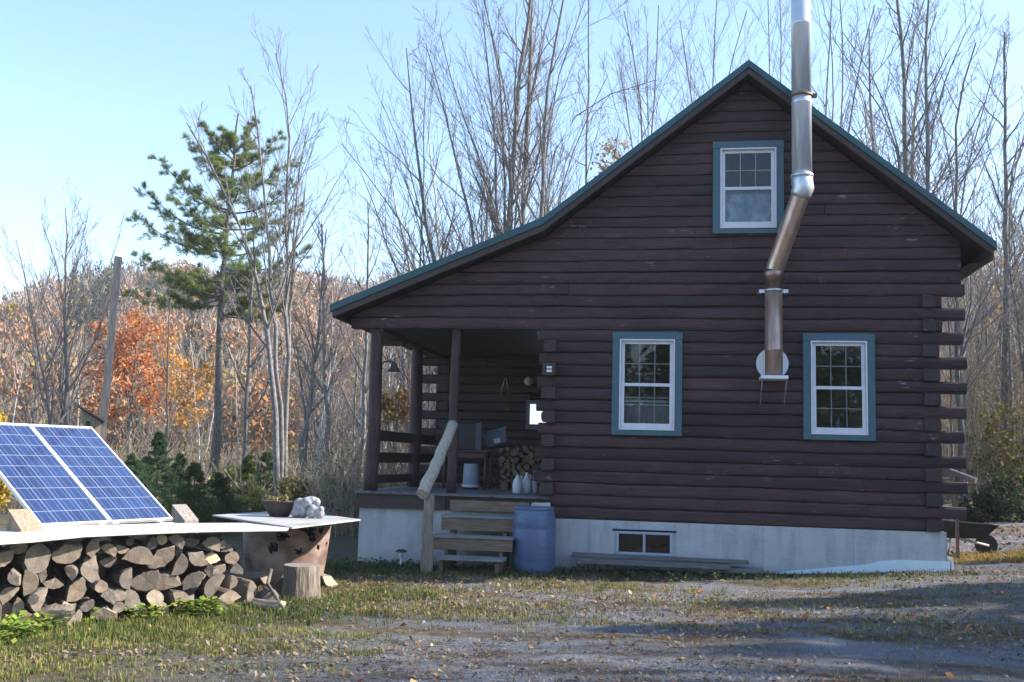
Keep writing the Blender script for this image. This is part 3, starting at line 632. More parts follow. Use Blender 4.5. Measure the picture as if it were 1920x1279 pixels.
jl = ['left of three white jugs at the porch edge by the step', 'middle white jug at the porch edge, slightly taller', 'smallest white jug, nearest the log corner']
for i, (px, s) in enumerate(((970, 1), (987, 1.05), (1000.5, .78))):
    p = atZ(px, 924.5, 1.082); p = np.array([p[0], p[1], 1.082])
    j = empty('plastic_jug', p.tolist(), jl[i], 'jug', 'white jugs on the porch')
    j.scale = (s*.92, s*.92, s*1.08)
    MB().lathe([(.075, 0), (.085, .01), (.085, .13), (.07, .18), (.03, .235), (.022, .25), (.022, .265)], k=16).build('bottle', WHITE, j); MB().lathe([(.026, .262), (.026, .285), (.0, .287)], k=12).build('cap', WHITE if i else GREYBLUE, j)
    MB().tube([(.06, 0, .19), (.075, 0, .23), (.045, 0, .25), (.02, 0, .235)], .011, 6).build('handle', WHITE, j)
# rear of the house, right corner
_w = atY(1806, 1000, 2.6)
rt = empty('wheelbarrow', (float(_w[0]), 2.6, float(gz(_w[0], 2.6))), 'dark wheelbarrow tray standing beyond the right cabin corner', 'wheelbarrow')
MB().add([(-.32, -.25, .28), (.25, -.2, .28), (.25, .2, .28), (-.32, .25, .28), (-.40, -.35, .55), (.45, -.33, .50), (.45, .33, .50), (-.40, .35, .55)], [(0, 1, 2, 3), (0, 4, 5, 1), (1, 5, 6, 2), (2, 6, 7, 3), (3, 7, 4, 0)]).build('tray', IRON, rt)
MB().tube([(.35, 0, .17), (.35, .05, .17)], .17, 18).build('wheel', IRON, rt)
for sy in (-.22, .22): MB().tube([(.36, sy*.3, .17), (-.1, sy, .27), (-.75, sy*1.2, .55)], .02, 8).build('handle', HANDW, rt); MB().tube([(-.25, sy, .28), (-.30, sy, .0)], .015, 6).build('leg', GALV, rt)
_w = atY(1800, 870, 2.0)
rs = empty('rear_step_rail', (float(_w[0])-.24, 2.2, .25), 'grey log rail and thin posts behind the right cabin corner', 'handrail')
MB().tube([(-.3, .0, 1.42), (.05, -.3, 1.36), (.36, -.6, 1.22)], .045, 12).build('rail', WEATH, rs); MB().box((.12, -.35, 0), (.165, -.305, 1.28)).build('post', STEPW, rs); MB().box((-.4, -.35, 1.1), (.2, -.25, 1.14)).build('ledge', WEATHX, rs)

exec_parts.append(1)
# ================================================================== YARD THINGS
SC = 1.15
PB = CP+(np.array([-4.844, -6.583, .972])-CP)*SC       # bottom edge, joint of the two panels
AZ, TI = math.radians(69.19), math.radians(33.98)
PE = np.array([math.cos(AZ), math.sin(AZ), 0]); PN = np.array([PE[1], -PE[0], 0])     # along the row, and towards the sun
PWD, PLN = .68*SC, 1.5*SC
PUP = -PN*math.cos(TI)+np.array([0, 0, math.sin(TI)])
PNM = np.cross(PE, PUP)
def m_cells():
    m, nt, b = newmat('solar_cells'); tc = nt.nodes.new('ShaderNodeTexCoord').outputs['Object']; sp = nt.nodes.new('ShaderNodeSeparateXYZ'); nt.links.new(tc, sp.inputs[0])
    cw, cl = (PWD-.05)/4, (PLN-.05)/9
    u = math_(nt, 'DIVIDE', math_(nt, 'SUBTRACT', sp.outputs[0], .025), cw); v = math_(nt, 'DIVIDE', math_(nt, 'SUBTRACT', sp.outputs[1], .025), cl)
    fu = math_(nt, 'FRACT', u); fv = math_(nt, 'FRACT', v)
    def line(f, c, w): return math_(nt, 'LESS_THAN', math_(nt, 'ABSOLUTE', math_(nt, 'SUBTRACT', f, c)), w)
    gap = math_(nt, 'MAXIMUM', math_(nt, 'MAXIMUM', line(fu, 0, .018), line(fu, 1, .018)), math_(nt, 'MAXIMUM', line(fv, 0, .020), line(fv, 1, .020)))
    bus = math_(nt, 'MAXIMUM', line(fu, .27, .010), line(fu, .73, .010))
    ln = math_(nt, 'MAXIMUM', math_(nt, 'MULTIPLY', gap, .85), math_(nt, 'MULTIPLY', bus, .6))
    vo = nt.nodes.new('ShaderNodeTexVoronoi'); vo.inputs['Scale'].default_value = 55; nt.links.new(tc, vo.inputs['Vector'])
    cell = nt.nodes.new('ShaderNodeCombineXYZ'); nt.links.new(math_(nt, 'FLOOR', u), cell.inputs[0]); nt.links.new(math_(nt, 'FLOOR', v), cell.inputs[1])
    wn = nt.nodes.new('ShaderNodeTexWhiteNoise'); nt.links.new(cell.outputs[0], wn.inputs['Vector'])
    t = math_(nt, 'ADD', math_(nt, 'MULTIPLY', vo.outputs['Distance'], .0), math_(nt, 'ADD', math_(nt, 'MULTIPLY', wn.outputs['Value'], .4), math_(nt, 'MULTIPLY', noise(nt, tc, 40, 2), .6)))
    c = ramp(nt, t, [(.25, (.008, .017, .068)), (.75, (.015, .034, .120))])
    c = mixc(nt, ln, c, (.27, .32, .43)); nt.links.new(c, b.inputs['Base Color']); b.inputs['Roughness'].default_value = .35; b.inputs['Coat Weight'].default_value = 1; b.inputs['Coat Roughness'].default_value = .06
    return m
CELLS = m_cells(); ALU = simple('aluminium_frame', [(.3, (.66, .68, .70)), (.7, (.76, .77, .78))], 5, rough=.4, bmp=.03, metallic=.35)
MP = Matrix(((PE[0], PUP[0], PNM[0]), (PE[1], PUP[1], PNM[1]), (PE[2], PUP[2], PNM[2]))).to_4x4()
for i, lab in ((0, 'blue solar panel nearer the cabin, beside the square end post'), (-1, 'blue solar panel on the outer side, partly cut by the photo edge')):
    r = empty('solar_panel', (0, 0, 0), lab, 'solar panel', 'solar panels on the rack')
    mm = MP.copy(); mm.translation = Vector((PB+PE*(PWD*i+(.004 if i == 0 else -.004))).tolist()); r.matrix_world = mm
    f = MB(); t = .022
    f.box((0, 0, -.02), (t, PLN, .016)).box((PWD-t, 0, -.02), (PWD, PLN, .016)).box((t, 0, -.02), (PWD-t, t, .0155)).box((t, PLN-t, -.02), (PWD-t, PLN, .0155)).build('frame', ALU, r, .002)
    MB().box((t, t, -.012), (PWD-t, PLN-t, .006)).build('cell_sheet', CELLS, r)
    MB().box((PWD*.35, PLN*.8, -.05), (PWD*.65, PLN*.9, -.0125)).build('junction_box', IRON, r)
rack = empty('panel_rack', (float(PB[0]), float(PB[1]), 0), 'timber rack with square chamfered posts holding the solar panels', 'panel rack')
RL_ = rack.location
def rk(mb, name, mat, bevel=.004): return under(mb.build(name, mat, None, bevel), rack)
ax = Matrix(((PE[0], PN[0], 0), (PE[1], PN[1], 0), (0, 0, 1)))   # local: x along row, y to the sun side
axr = np.array(ax)
def lbox(mb, u0, u1, w0, w1, z0, z1, chamfer=0, base=PB, A=axr):
    v = np.array([(a, b, c) for c in (z0, z1) for (a, b) in ((u0, w0), (u1, w0), (u1, w1), (u0, w1))], float)
    if chamfer: v[6:8, 2] -= chamfer
    v = v @ A.T+np.array([base[0], base[1], 0])
    return mb.add(v, [(0, 1, 2, 3), (7, 6, 5, 4), (4, 5, 1, 0), (5, 6, 2, 1), (6, 7, 3, 2), (7, 4, 0, 3)])
pz = float(PB[2])
pr = MB(); lbox(pr, PWD*1.16, PWD*1.16+.20, -.16, .05, -.3, pz+.15, .16); rk(pr, 'square_post', WEATH)
pl = MB(); lbox(pl, -PWD*1.0-.30, -PWD*1.0-.08, -.06, .15, -.3, pz+.16, .17); rk(pl, 'square_post', POSTW)
bmx = MB(); lbox(bmx, -PWD-.08, PWD*1.16, -.13, -.06, pz-.11, pz-.035); rk(bmx, 'lower_beam', simple('greenish_beam', [(.3, (.30, .31, .24)), (.7, (.46, .46, .40))], 5), .003)
bmx = MB(); lbox(bmx, -PWD-.079, -PWD+.15, -.0595, .035, pz-.12, pz-.01); rk(bmx, 'cross_block', PLY, .003)
for u in (-PWD*.85, -PWD*.12, PWD*.08, PWD*.8):
    bmx = MB(); lbox(bmx, u-.02, u+.05, -.058, .02, pz-.085, pz-.024); rk(bmx, 'clamp', GALV, .002)
for u in (-PWD*.6, PWD*.6):
    a = PB+PE*u-PNM*.045; b_ = a+PUP*PLN; bmx = MB(); bmx.tube([a, b_], .025, 6, smooth=False); top = b_-PUP*.1
    bmx.tube([top, (top[0], top[1], -.3)], .04, 6, smooth=False); rk(bmx, 'rafter', WEATH, 0)
# tall pole with bird box
pb = atD(193, 800, 12.3); pt = atD(222, 482, 12.3)
pole = MB(); hw = .055
for zz in (-.3, float(pt[2])):
    pass
lx = np.array([[math.cos(.5), -math.sin(.5), 0], [math.sin(.5), math.cos(.5), 0], [0, 0, 1]])
def pbox(mb, lo, hi, base): 
    (a, b, c), (d, e, g_) = lo, hi
    v = np.array([(a, b, c), (d, b, c), (d, e, c), (a, e, c), (a, b, g_), (d, b, g_), (d, e, g_), (a, e, g_)], float) @ lx.T+np.array(base)
    return mb.add(v, [(0, 3, 2, 1), (4, 5, 6, 7), (0, 1, 5, 4), (1, 2, 6, 5), (2, 3, 7, 6), (3, 0, 4, 7)])
P_ = [(pb[0], pb[1], -.3), (pb[0], pb[1], float(pb[2])), (pt[0], pt[1], float(pt[2]))]
po = empty('wooden_pole', (float(pb[0]), float(pb[1]), 0), 'tall grey square timber pole rising behind the solar panels', 'pole')
mb = MB(); mb.tube([P_[0]]+[tuple(np.array(P_[1])+(np.array(P_[2])-np.array(P_[1]))*t) for t in (.0, .3, .6, 1)], .062, 4, smooth=False); mb.v[-1] = (lambda v, c: np.concatenate([np.stack([c[i, 0]+.259*(v[i*4:i*4+4, 0]-c[i, 0])-.966*(v[i*4:i*4+4, 1]-c[i, 1]), c[i, 1]+.966*(v[i*4:i*4+4, 0]-c[i, 0])+.259*(v[i*4:i*4+4, 1]-c[i, 1]), v[i*4:i*4+4, 2]], 1) for i in range(5)]))(mb.v[-1], mb.v[-1].reshape(5, 4, 3).mean(1))
under(mb.build('timber', simple('grey_pole_wood', [(.25, (.07, .072, .08)), (.5, (.12, .12, .125)), (.75, (.18, .176, .175))], 3, (12, 12, 1), rough=.85, bmp=.4), None), po)
bh = empty('birdhouse', (float(pb[0])-.08, float(pb[1])-.14, float(pb[2])+.03), 'weathered birdhouse with a steep dark roof on the pole', 'birdhouse', rz=.6)
MB().add([(-.11, -.1, -.16), (.11, -.1, -.16), (.11, .1, -.16), (-.11, .1, -.16), (-.11, -.1, .16), (.11, -.1, .03), (.11, .1, .03), (-.11, .1, .16)], [(0, 3, 2, 1), (4, 5, 6, 7), (0, 1, 5, 4), (1, 2, 6, 5), (2, 3, 7, 6), (3, 0, 4, 7)]).build('box', POSTW, bh)
MB().add([(-.16, -.15, .20), (.15, -.15, .015), (.15, .14, .015), (-.16, .14, .20), (-.16, -.15, .222), (.15, -.15, .037), (.15, .14, .037), (-.16, .14, .222)], [(0, 3, 2, 1), (4, 5, 6, 7), (0, 1, 5, 4), (1, 2, 6, 5), (2, 3, 7, 6), (3, 0, 4, 7)]).build('roof', IRON, bh)
MB().tube([(-.03, -.101, -.0), (-.03, -.106, 0)], .028, 14).build('entrance_hole', IRON, bh)
MB().box((-.09, -.13, -.10), (-.05, -.1, -.03)).build('perch_block', IRON, bh)

# --------------------------------------------------------------- firewood
def log_mesh(kind, r, L, seed, mats, k=16):
    q = random.Random(seed); pts = []
    if kind == 'round':
        for i in range(k): a = 2*PI*i/k; rr = r*(1+.06*math.sin(2*a+q.uniform(0, .3)+seed)+q.uniform(-.05, .05)); pts.append((rr*math.cos(a), rr*math.sin(a), 1))
    else:
        span = {'half': PI*q.uniform(.95, 1.1), 'wedge': PI*q.uniform(.6, .8), 'third': PI*q.uniform(.75, .95)}[kind]
        R_ = r*{'half': 1.12, 'wedge': 1.35, 'third': 1.25}[kind]; n = 9
        for i in range(n+1):
            a = -span/2+span*i/n; rr = R_*(1+q.uniform(-.05, .05)); pts.append((rr*math.cos(a), rr*math.sin(a), 1 if 0 <= i < n else 0))
        apex = (R_*math.cos(span/2)-.12*r if kind == 'half' else q.uniform(-.12, .1)*r, q.uniform(-.15, .15)*r)
        for t in (.25, .5, .75): pts.append((pts[n][0]*(1-t)+apex[0]*t+q.uniform(-.05, .05)*r, pts[n][1]*(1-t)+apex[1]*t+q.uniform(-.05, .05)*r, 0))
        pts.append((apex[0], apex[1], 0))
        for t in (.25, .5, .75): pts.append((apex[0]*(1-t)+pts[0][0]*t+q.uniform(-.05, .05)*r, apex[1]*(1-t)+pts[0][1]*t+q.uniform(-.05, .05)*r, 0))
        cx = sum(p[0] for p in pts)/len(pts); cy = sum(p[1] for p in pts)/len(pts); pts = [(p[0]-cx, p[1]-cy, p[2]) for p in pts]
    K = len(pts); V = []; bend = q.uniform(-.03, .03); ys = [0, .012, L*.35, L*.7, L-.01, L]; tl = (q.uniform(-.12, .12), q.uniform(-.12, .12))
    for i, y in enumerate(ys):
        s = (.95, 1, 1.02, .99, .97, .92)[i]
        for (x, z, b) in pts: V.append((x*s+bend*math.sin(y/L*PI), y+((x*tl[0]+z*tl[1]) if i < 2 else 0)+q.uniform(-.002, .002), z*s+q.uniform(-.003, .003)))
    F = []; M = []
    for i in range(len(ys)-1):
        for j in range(K): F.append((i*K+j, i*K+(j+1) % K, (i+1)*K+(j+1) % K, (i+1)*K+j)); M.append(1 if pts[j][2] else 2)
    c0 = len(V); V.append((0, .004*q.uniform(-1, 1), 0)); V.append((0, L, 0))
    for j in range(K):
        F.append((c0, j, (j+1) % K)[::-1]); M.append(0); F.append((c0+1, (len(ys)-1)*K+j, (len(ys)-1)*K+(j+1) % K)); M.append(0)
    me = bpy.data.meshes.new('firewood_log'); me.from_pydata(V, [], F)
    for m in mats: me.materials.append(m)
    me.polygons.foreach_set('material_index', M); me.polygons.foreach_set('use_smooth', [m != 0 for m in M]); me.update()
    return me
def drop_pack(width, top, n, rng, rmin, rmax, tries=36):
    """circles dropped into a row, each to the lowest free place"""
    cs = []
    for _ in range(n):
        r = rng.uniform(rmin, rmax)*(1 if rng.random() < .75 else .62); best = None
        for _t in range(tries):
            u = rng.uniform(r*.6, width-r*.6); v = r
            for (cu, cv, cr) in cs:
                d = abs(u-cu)
                if d < r+cr: v = max(v, cv+math.sqrt((r+cr)**2-d*d)*.93)
            if best is None or v < best[1]: best = (u, v, r)
        lim = top(best[0])
        if best[1]+best[2] <= lim: cs.append(best)
    return cs
KINDS = ['half', 'half', 'wedge', 'third', 'half', 'wedge', 'third', 'round']
def firewood(cs, origin, A, L, mats, name, labels, group, mats_alt=None, seed0=0, ja=.10, rot0=np.eye(3)):
    rng = random.Random(seed0+5); lib = {}
    for i, (u, v, r) in enumerate(cs):
        kind = 'round' if r < .062 and rng.random() < .6 else rng.choice(KINDS)
        key = (kind, rng.randint(0, 4))
        alt = mats_alt and rng.random() < .08
        if (key, alt) not in lib: lib[(key, alt)] = log_mesh(kind, .1, L, seed0+hash_(key), mats_alt if alt else mats)
        o = bpy.data.objects.new(name, lib[(key, alt)]); COL.objects.link(o)
        p = np.array(origin)+A @ np.array([u, rng.uniform(-.08, .09), v])
        o.location = p.tolist(); s = r/.1*1.06; o.scale = (s*rng.uniform(.95, 1.1), rng.uniform(.9, 1.05), s*rng.uniform(.88, 1.02))
        rzm = Matrix((rot0 @ A).tolist()).to_4x4() @ Euler((rng.uniform(-.07, .07), rng.uniform(0, 2*PI), rng.uniform(-ja, ja))).to_matrix().to_4x4()
        o.rotation_euler = rzm.to_euler()
        tag(o, labels, 'firewood log', group)
def hash_(k): return sum(ord(c) for c in k[0])*7+k[1]*13
E0 = np.array([-5.85, -7.15, 0]); DE = np.array([.471, .882, 0]); DN = np.array([.882, -.471, 0])
A_ = np.stack([DE, -DN, np.array([0, 0, 1.0])], 1); _r = np.array(Matrix.Rotation(-.38, 3, 'Z'))      # local x along the pile, y into the pile, z up
cs = drop_pack(2.85, lambda u: min(.82, .66+.5*u, .82-max(0, u-2.55)*.9), 2600, random.Random(21), .062, .135)
firewood(cs, E0, A_, .46, (ENDF, FBARK, FSPLIT), 'firewood_log', 'grey split firewood log stacked end-out beneath the board', 'firewood stacked under the board', (ENDP, FBARK, FSPLIT), 100, .24, _r)
cs_ = drop_pack(2.7, lambda u: .76 if u > .3 else .6+.8*u, 1200, random.Random(22), .085, .125)
firewood(cs_, E0-DN*.5, A_, .40, (ENDF, FBARK, FSPLIT), 'firewood_log', 'grey split firewood log stacked end-out beneath the board', 'firewood stacked under the board', None, 300, .14)
# board over the wood pile
bp_ = []
for px, py in ((-40, 1021), (60, 1014), (160, 1004), (270, 999), (380, 995), (460, 994), (542, 993)):
    bp_.append(atV(px, py, E0+DN*.20, DE))
bp_ = np.array(bp_); V = []
for p in bp_:
    for w, dz in ((0, -.035), (0, 0), (-.75, .01), (-.75, -.025)): V.append(p+DN*w+np.array([0, 0, dz+.018]))
for i in (24, 25, 26, 27): V[i] = V[i]+(np.array([0, 0, -.0]))
F = [(i*4+j, i*4+(j+1) % 4, (i+1)*4+(j+1) % 4, (i+1)*4+j) for i in range(6) for j in range(4)]+[(3, 2, 1, 0), (24, 25, 26, 27)]
simple_thing('cover_board', MB().add(V, F), PLY, 'long warped sun-bleached board lying over the firewood pile', 'board', bevel=.004)
# loose wood at the foot of the pile
LOOSE = [(20, 1150, 'half', .13, .45, (.3, .5, .6), 'dark half log sliding off the outer end of the pile', ENDF), (95, 1185, 'third', .14, .42, (.05, 1.4, .5), 'wide split log flat on the grass before the pile', ENDF), (30, 1185, 'half', .16, .5, (.0, 2.2, .9), 'large split log lying outermost on the grass', ENDF), (150, 1168, 'half', .13, .4, (.1, .9, 1.2), 'low split log fallen forward from the middle of the pile', ENDF),
         (470, 1128, 'half', .12, .36, (.1, .2, 1.3), 'thick half log lying between the pile and the stump', ENDF), (540, 1105, 'third', .12, .42, (.4, .9, .6), 'dark split log tucked behind the stump', ENDF), (440, 1098, 'half', .11, .4, (.8, .1, .9), 'upended split log at the right end of the pile', ENDF), (500, 1100, 'wedge', .12, .4, (.2, 1.7, 1.5), 'wedge-shaped log on the loose heap by the stump', ENDF),
         (455, 1108, 'round', .13, .35, (.1, 0, 1.1), 'dark thick log round lying below the right end of the pile', ENDF), (520, 1118, 'half', .11, .4, (.2, .6, .3), 'dark split log leaning against the chopping stump', ENDF),
         (487, 1085, 'third', .10, .42, (.5, .3, .9), 'grey split log tipped on end beside the pile', ENDF), (528, 1146, 'wedge', .07, .36, (0, 1.2, 1.3), 'small flat offcut on the grass before the stump', ENDP),
         (618, 1103, 'wedge', .10, .36, (0, 2.0, 1.0), 'split log with pale end lying beside the rusty tank', ENDP), (60, 1172, 'half', .15, .5, (.1, .4, .9), 'big grey half log slumped at the outer end of the pile', ENDF), (505, 1140, 'round', .085, .3, (.1, 0, .5), 'short dark round lying in front of the chopping stump', ENDF)]
for i, (px, py, kd, r, L, ro_, lab, em) in enumerate(LOOSE):
    me = log_mesh(kd, r, L, 400+i, (em, FBARK, FSPLIT)); o = bpy.data.objects.new('loose_log', me); COL.objects.link(o)
    p = atZ(px, py, .0); o.location = (p[0], p[1], r*.8); o.rotation_euler = ro_; tag(o, lab, 'log')
p = atZ(507, 1098, .18); q = atZ(533, 1150, .0)
simple_thing('stick', MB().tube([(p[0], p[1], .35), (p[0]+.05, p[1]-.2, .22), (q[0], q[1], .03)], [.018, .02, .014], 8), FBARK, 'thin dark branch leaning from the loose logs to the grass', 'branch')
# chopping stump
sp_ = atZ(553, 1128, 0); stp = empty('chopping_stump', (sp_[0]-.02, sp_[1]+.2, 0), 'upright chopping stump with a worn grey top beside the firewood', 'stump')
k = 28; V = []; prof = [(.225, -.05), (.222, .03), (.205, .15), (.20, .28), (.205, .365), (.198, .375)]
rr = [1+.05*math.sin(3*j*2*PI/k)+.03*math.sin(7*j*2*PI/k)+rnd.uniform(-.02, .02) for j in range(k)]
for (r, z) in prof:
    for j in range(k): a = 2*PI*j/k; V.append((r*rr[j]*math.cos(a), r*rr[j]*math.sin(a), z))
F = [(i*k+j, i*k+(j+1) % k, (i+1)*k+(j+1) % k, (i+1)*k+j) for i in range(5) for j in range(k)]
MB().add(V, F, 0, True).build('bark', simple('stump_bark', [(.25, (.07, .055, .045)), (.5, (.16, .13, .105)), (.78, (.30, .25, .20))], 4, (9, 9, 1.2), rough=.95, bmp=.9, dist=.03), stp)
me_ = MB(); me_.add([V[5*k+j] for j in range(k)]+[(0, 0, .37)], [(j, (j+1) % k, k) for j in range(k)]).build('cut_top', WEATH, stp)
# rusty tank
tx, ty = -4.86, -2.42
tk = empty('rusty_tank', (tx, ty, 0), 'rusty cut-down steel tank with burnt-through holes', 'tank')
K, H = 150, 70; V = []; keep = []
HOLES = [(-74, .60, 8, .05), (-38, .66, 7, .06), (-33, .58, 6, .05), (-20, .67, 5.5, .035), (-21, .46, 4, .03), (0, .48, 3, .03), (12, .52, 3, .03), (-52, .42, 4.5, .04), (-85, .46, 6, .06), (-48, .70, 8, .03), (-32, .12, 5, .02)]
for i in range(H+1):
    z = .80*i/H; r = .46+.10*(z/.8)**.7 - (.02*max(0, (z-.72)/.08)**2)
    for j in range(K): a = 2*PI*j/K; V.append((r*math.cos(a), r*math.sin(a), z))
F = []
for i in range(H):
    for j in range(K):
        a = math.degrees(2*PI*(j+.5)/K); a = a-360 if a > 180 else a; z = .8*(i+.5)/H
        if any(((a-h[0])/h[2])**2+((z-h[1])/h[3])**2 < 1+.5*math.sin(a*.9+z*60)+.3*math.sin(a*2.3-z*90) for h in HOLES): continue
        F.append((i*K+j, i*K+(j+1) % K, (i+1)*K+(j+1) % K, (i+1)*K+j))
RUST = simple('rusty_steel', [(.2, (.060, .034, .027)), (.42, (.15, .098, .078)), (.6, (.27, .20, .165)), (.8, (.36, .29, .245))], 3.2, (1, 1, 1.4), rough=.75, bmp=.35, detail=8)
o = MB().add(V, F, 0, True).build('shell', RUST, tk); s_ = o.modifiers.new('s', 'SOLIDIFY'); s_.thickness = .008; s_.offset = -1
MB().lathe([(0, .02), (.45, .02)], k=40).build('bottom_plate', IRON, tk)
# table board on the tank
c4 = [atZ(398, 966, .82), atZ(548, 989, .82), atZ(676, 974, .82), atZ(545, 957, .82)]
V = [(p[0], p[1], .803) for p in c4]+[(p[0], p[1], .823) for p in c4]
simple_thing('table_board', MB().add(V, [(3, 2, 1, 0), (4, 5, 6, 7)]+[(i, (i+1) % 4, 4+(i+1) % 4, 4+i) for i in range(4)]), simple('white_painted_board', [(.25, (.20, .20, .19)), (.45, (.31, .315, .31)), (.75, (.42, .42, .415))], 3, rough=.65, bmp=.15), 'pale square board lying as a table top on the rusty tank', 'board', bevel=.003)
p = atZ(518, 969, .824); pbw = empty('planter_bowl', (p[0], p[1]+.1, .824), 'dark oval planter bowl of withered plants on the pale board', 'planter')
MB().lathe([(.11, 0), (.125, .005), (.20, .12), (.225, .175), (.235, .18), (.235, .195), (.215, .195), (.20, .15)], k=30, sx=1.0, sy=.8).build('bowl', simple('dark_clay', [(.3, (.03, .018, .017)), (.7, (.06, .04, .036))], 8, rough=.6), pbw)
MB().lathe([(0, .165), (.205, .16)], k=24, sy=.8).build('soil', simple('potting_soil', [(.3, (.02, .015, .01)), (.7, (.06, .045, .03))], 30), pbw)
mb = MB()
for i in range(26):
    a, r = rnd.uniform(0, 2*PI), rnd.uniform(0, .17); b_ = np.array([r*math.cos(a), r*.8*math.sin(a), .16]); t = b_+np.array([rnd.uniform(-.05, .05), rnd.uniform(-.05, .05), rnd.uniform(.03, .10)])
    mb.tube([b_, (b_+t)/2+.01, t], [.004, .003, .002], 4)
    for _ in range(2):
        d = RN.normal(0, .022, 3); e = RN.normal(0, .018, 3); mb.add([t, t+d, t+d+e, t+e], [(0, 1, 2, 3)])
mb.build('withered_plant', palette('withered_leaves', [(.10, .09, .03), (.20, .16, .07), (.12, .07, .03)]), pbw)
# white stone ornament: a huddle of lumpy animals
p = atZ(572, 972, .824); orn = empty('stone_ornament', (p[0], p[1]+.12, .824), 'lumpy white stone animal ornament beside the dark planter', 'ornament')
bm_m = bpy.data.metaballs.new('m'); 
def blob_mesh(name, balls, mat, par, vox=.012):
    mb = MB()
    for (x, y, z, rx, ry, rz_) in balls:
        n, k = 12, 18; V = [];
        for i in range(n+1):
            for j in range(k): a, b_ = PI*i/n, 2*PI*j/k; V.append((x+rx*math.sin(a)*math.cos(b_), y+ry*math.sin(a)*math.sin(b_), z+rz_*math.cos(a)))
        mb.add(V, [(i*k+j, (i+1)*k+j, (i+1)*k+(j+1) % k, i*k+(j+1) % k) for i in range(n) for j in range(k)], 0, True)
    o = mb.build(name, mat, par); r = o.modifiers.new('r', 'REMESH'); r.mode = 'VOXEL'; r.voxel_size = vox; r.use_smooth_shade = True
    s = o.modifiers.new('sm', 'SMOOTH'); s.factor = .5; s.iterations = 2
    return o
STONE = simple('white_stone', [(.3, (.17, .17, .185)), (.55, (.30, .30, .32)), (.7, (.40, .40, .42))], 26, rough=.85, bmp=.4)
blob_mesh('large_animal', [(-.10, .02, .10, .12, .10, .115), (-.12, 0, .17, .08, .075, .07), (-.02, -.03, .19, .075, .07, .065), (.04, 0, .22, .06, .06, .045), (.09, .01, .19, .05, .05, .06), (-.16, -.03, .05, .06, .06, .05), (0, .02, .235, .05, .05, .03)], STONE, orn)
blob_mesh('small_animal', [(.05, -.04, .065, .065, .06, .075), (.06, -.05, .12, .05, .045, .05), (.15, -.02, .055, .06, .055, .062), (.165, -.03, .11, .042, .04, .042), (.12, -.03, .09, .05, .05, .05)], STONE, orn)
# firewood on the porch
cs2 = drop_pack(1.0, lambda u: .74 if u < .35 else 1.02, 320, random.Random(4), .045, .075)
A2 = np.stack([np.array([1.0, 0, 0]), np.array([0, 1.0, 0]), np.array([0, 0, 1.0])], 1)
firewood(cs2, np.array([-2.98, 2.3, 1.085]), A2, .4, (PEND, PBARK, PBARK), 'porch_log', 'small brown firewood log in the pile on the porch', 'firewood piled on the porch', None, 700)
simple_thing('wood_sill', MB().box((-3.0, 2.32, 1.084), (-1.95, 2.72, 1.089)), STEPW, 'thin board under the porch firewood', 'board')
# ================================================================== TREES
def tubes(P, R, k):
    """vectorised tubes: P (N,n,3), R (N,n)"""
    Nn, n, _ = P.shape
    T = np.gradient(P, axis=1); T /= np.linalg.norm(T, axis=2, keepdims=True)+1e-9
    ref = np.where(np.abs(T[..., 2:3]) < .9, np.array([0, 0, 1.0]), np.array([1.0, 0, 0]))
    a = ref-T*(ref*T).sum(2, keepdims=True); a /= np.linalg.norm(a, axis=2, keepdims=True)+1e-9; b = np.cross(T, a)
    t = 2*PI*np.arange(k)/k
    V = P[:, :, None]+R[:, :, None, None]*(a[:, :, None]*np.cos(t)[None, None, :, None]+b[:, :, None]*np.sin(t)[None, None, :, None])
    idx = np.arange(Nn*n*k).reshape(Nn, n, k); j2 = (np.arange(k)+1) % k
    F = np.stack([idx[:, :-1], idx[:, :-1][..., j2], idx[:, 1:][..., j2], idx[:, 1:]], -1).reshape(-1, 4)
    return V.reshape(-1, 3), F
def spawn(P, R, m, t0, t1, ang, lr, rr, up, n, rng, taper=.8, tipr=.25, wig=.03, lmin=0):
    """m children on each parent curve"""
    Nn, npt, _ = P.shape
    t = t0+(t1-t0)*(np.arange(m)[None]+rng.random((Nn, m)))/m
    f = t*(npt-1); i = np.minimum(f.astype(int), npt-2); fr = f-i; ar = np.arange(Nn)[:, None]
    B = P[ar, i]*(1-fr[..., None])+P[ar, i+1]*fr[..., None]; T = P[ar, i+1]-P[ar, i]; T /= np.linalg.norm(T, axis=2, keepdims=True)+1e-9
    r0 = (R[ar, i]*(1-fr)+R[ar, i+1]*fr)
    Lp = np.linalg.norm(np.diff(P, axis=1), axis=2).sum(1)[:, None]
    q = rng.normal(size=T.shape); q -= T*(q*T).sum(2, keepdims=True); q /= np.linalg.norm(q, axis=2, keepdims=True)+1e-9
    an = ang*(1+rng.normal(0, .22, t.shape))[..., None]
    D = T*np.cos(an)+q*np.sin(an)
    L = (Lp*lr*(1-taper*(t-t0)/(t1-t0+1e-6))*rng.uniform(.6, 1.25, t.shape)+lmin)
    s = np.linspace(0, 1, n)
    C = B[:, :, None]+D[:, :, None]*(L[..., None]*s)[..., None]
    C[..., 2] += up*L[..., None]*s*s
    w = rng.normal(0, 1, C.shape)*wig*L[..., None, None]; w[:, :, 0] = 0; C += np.cumsum(w, 2)*.5
    rad = np.maximum(r0*rr, .0)[..., None]*(1-(1-tipr)*s)
    return C.reshape(-1, n, 3), rad.reshape(-1, n)
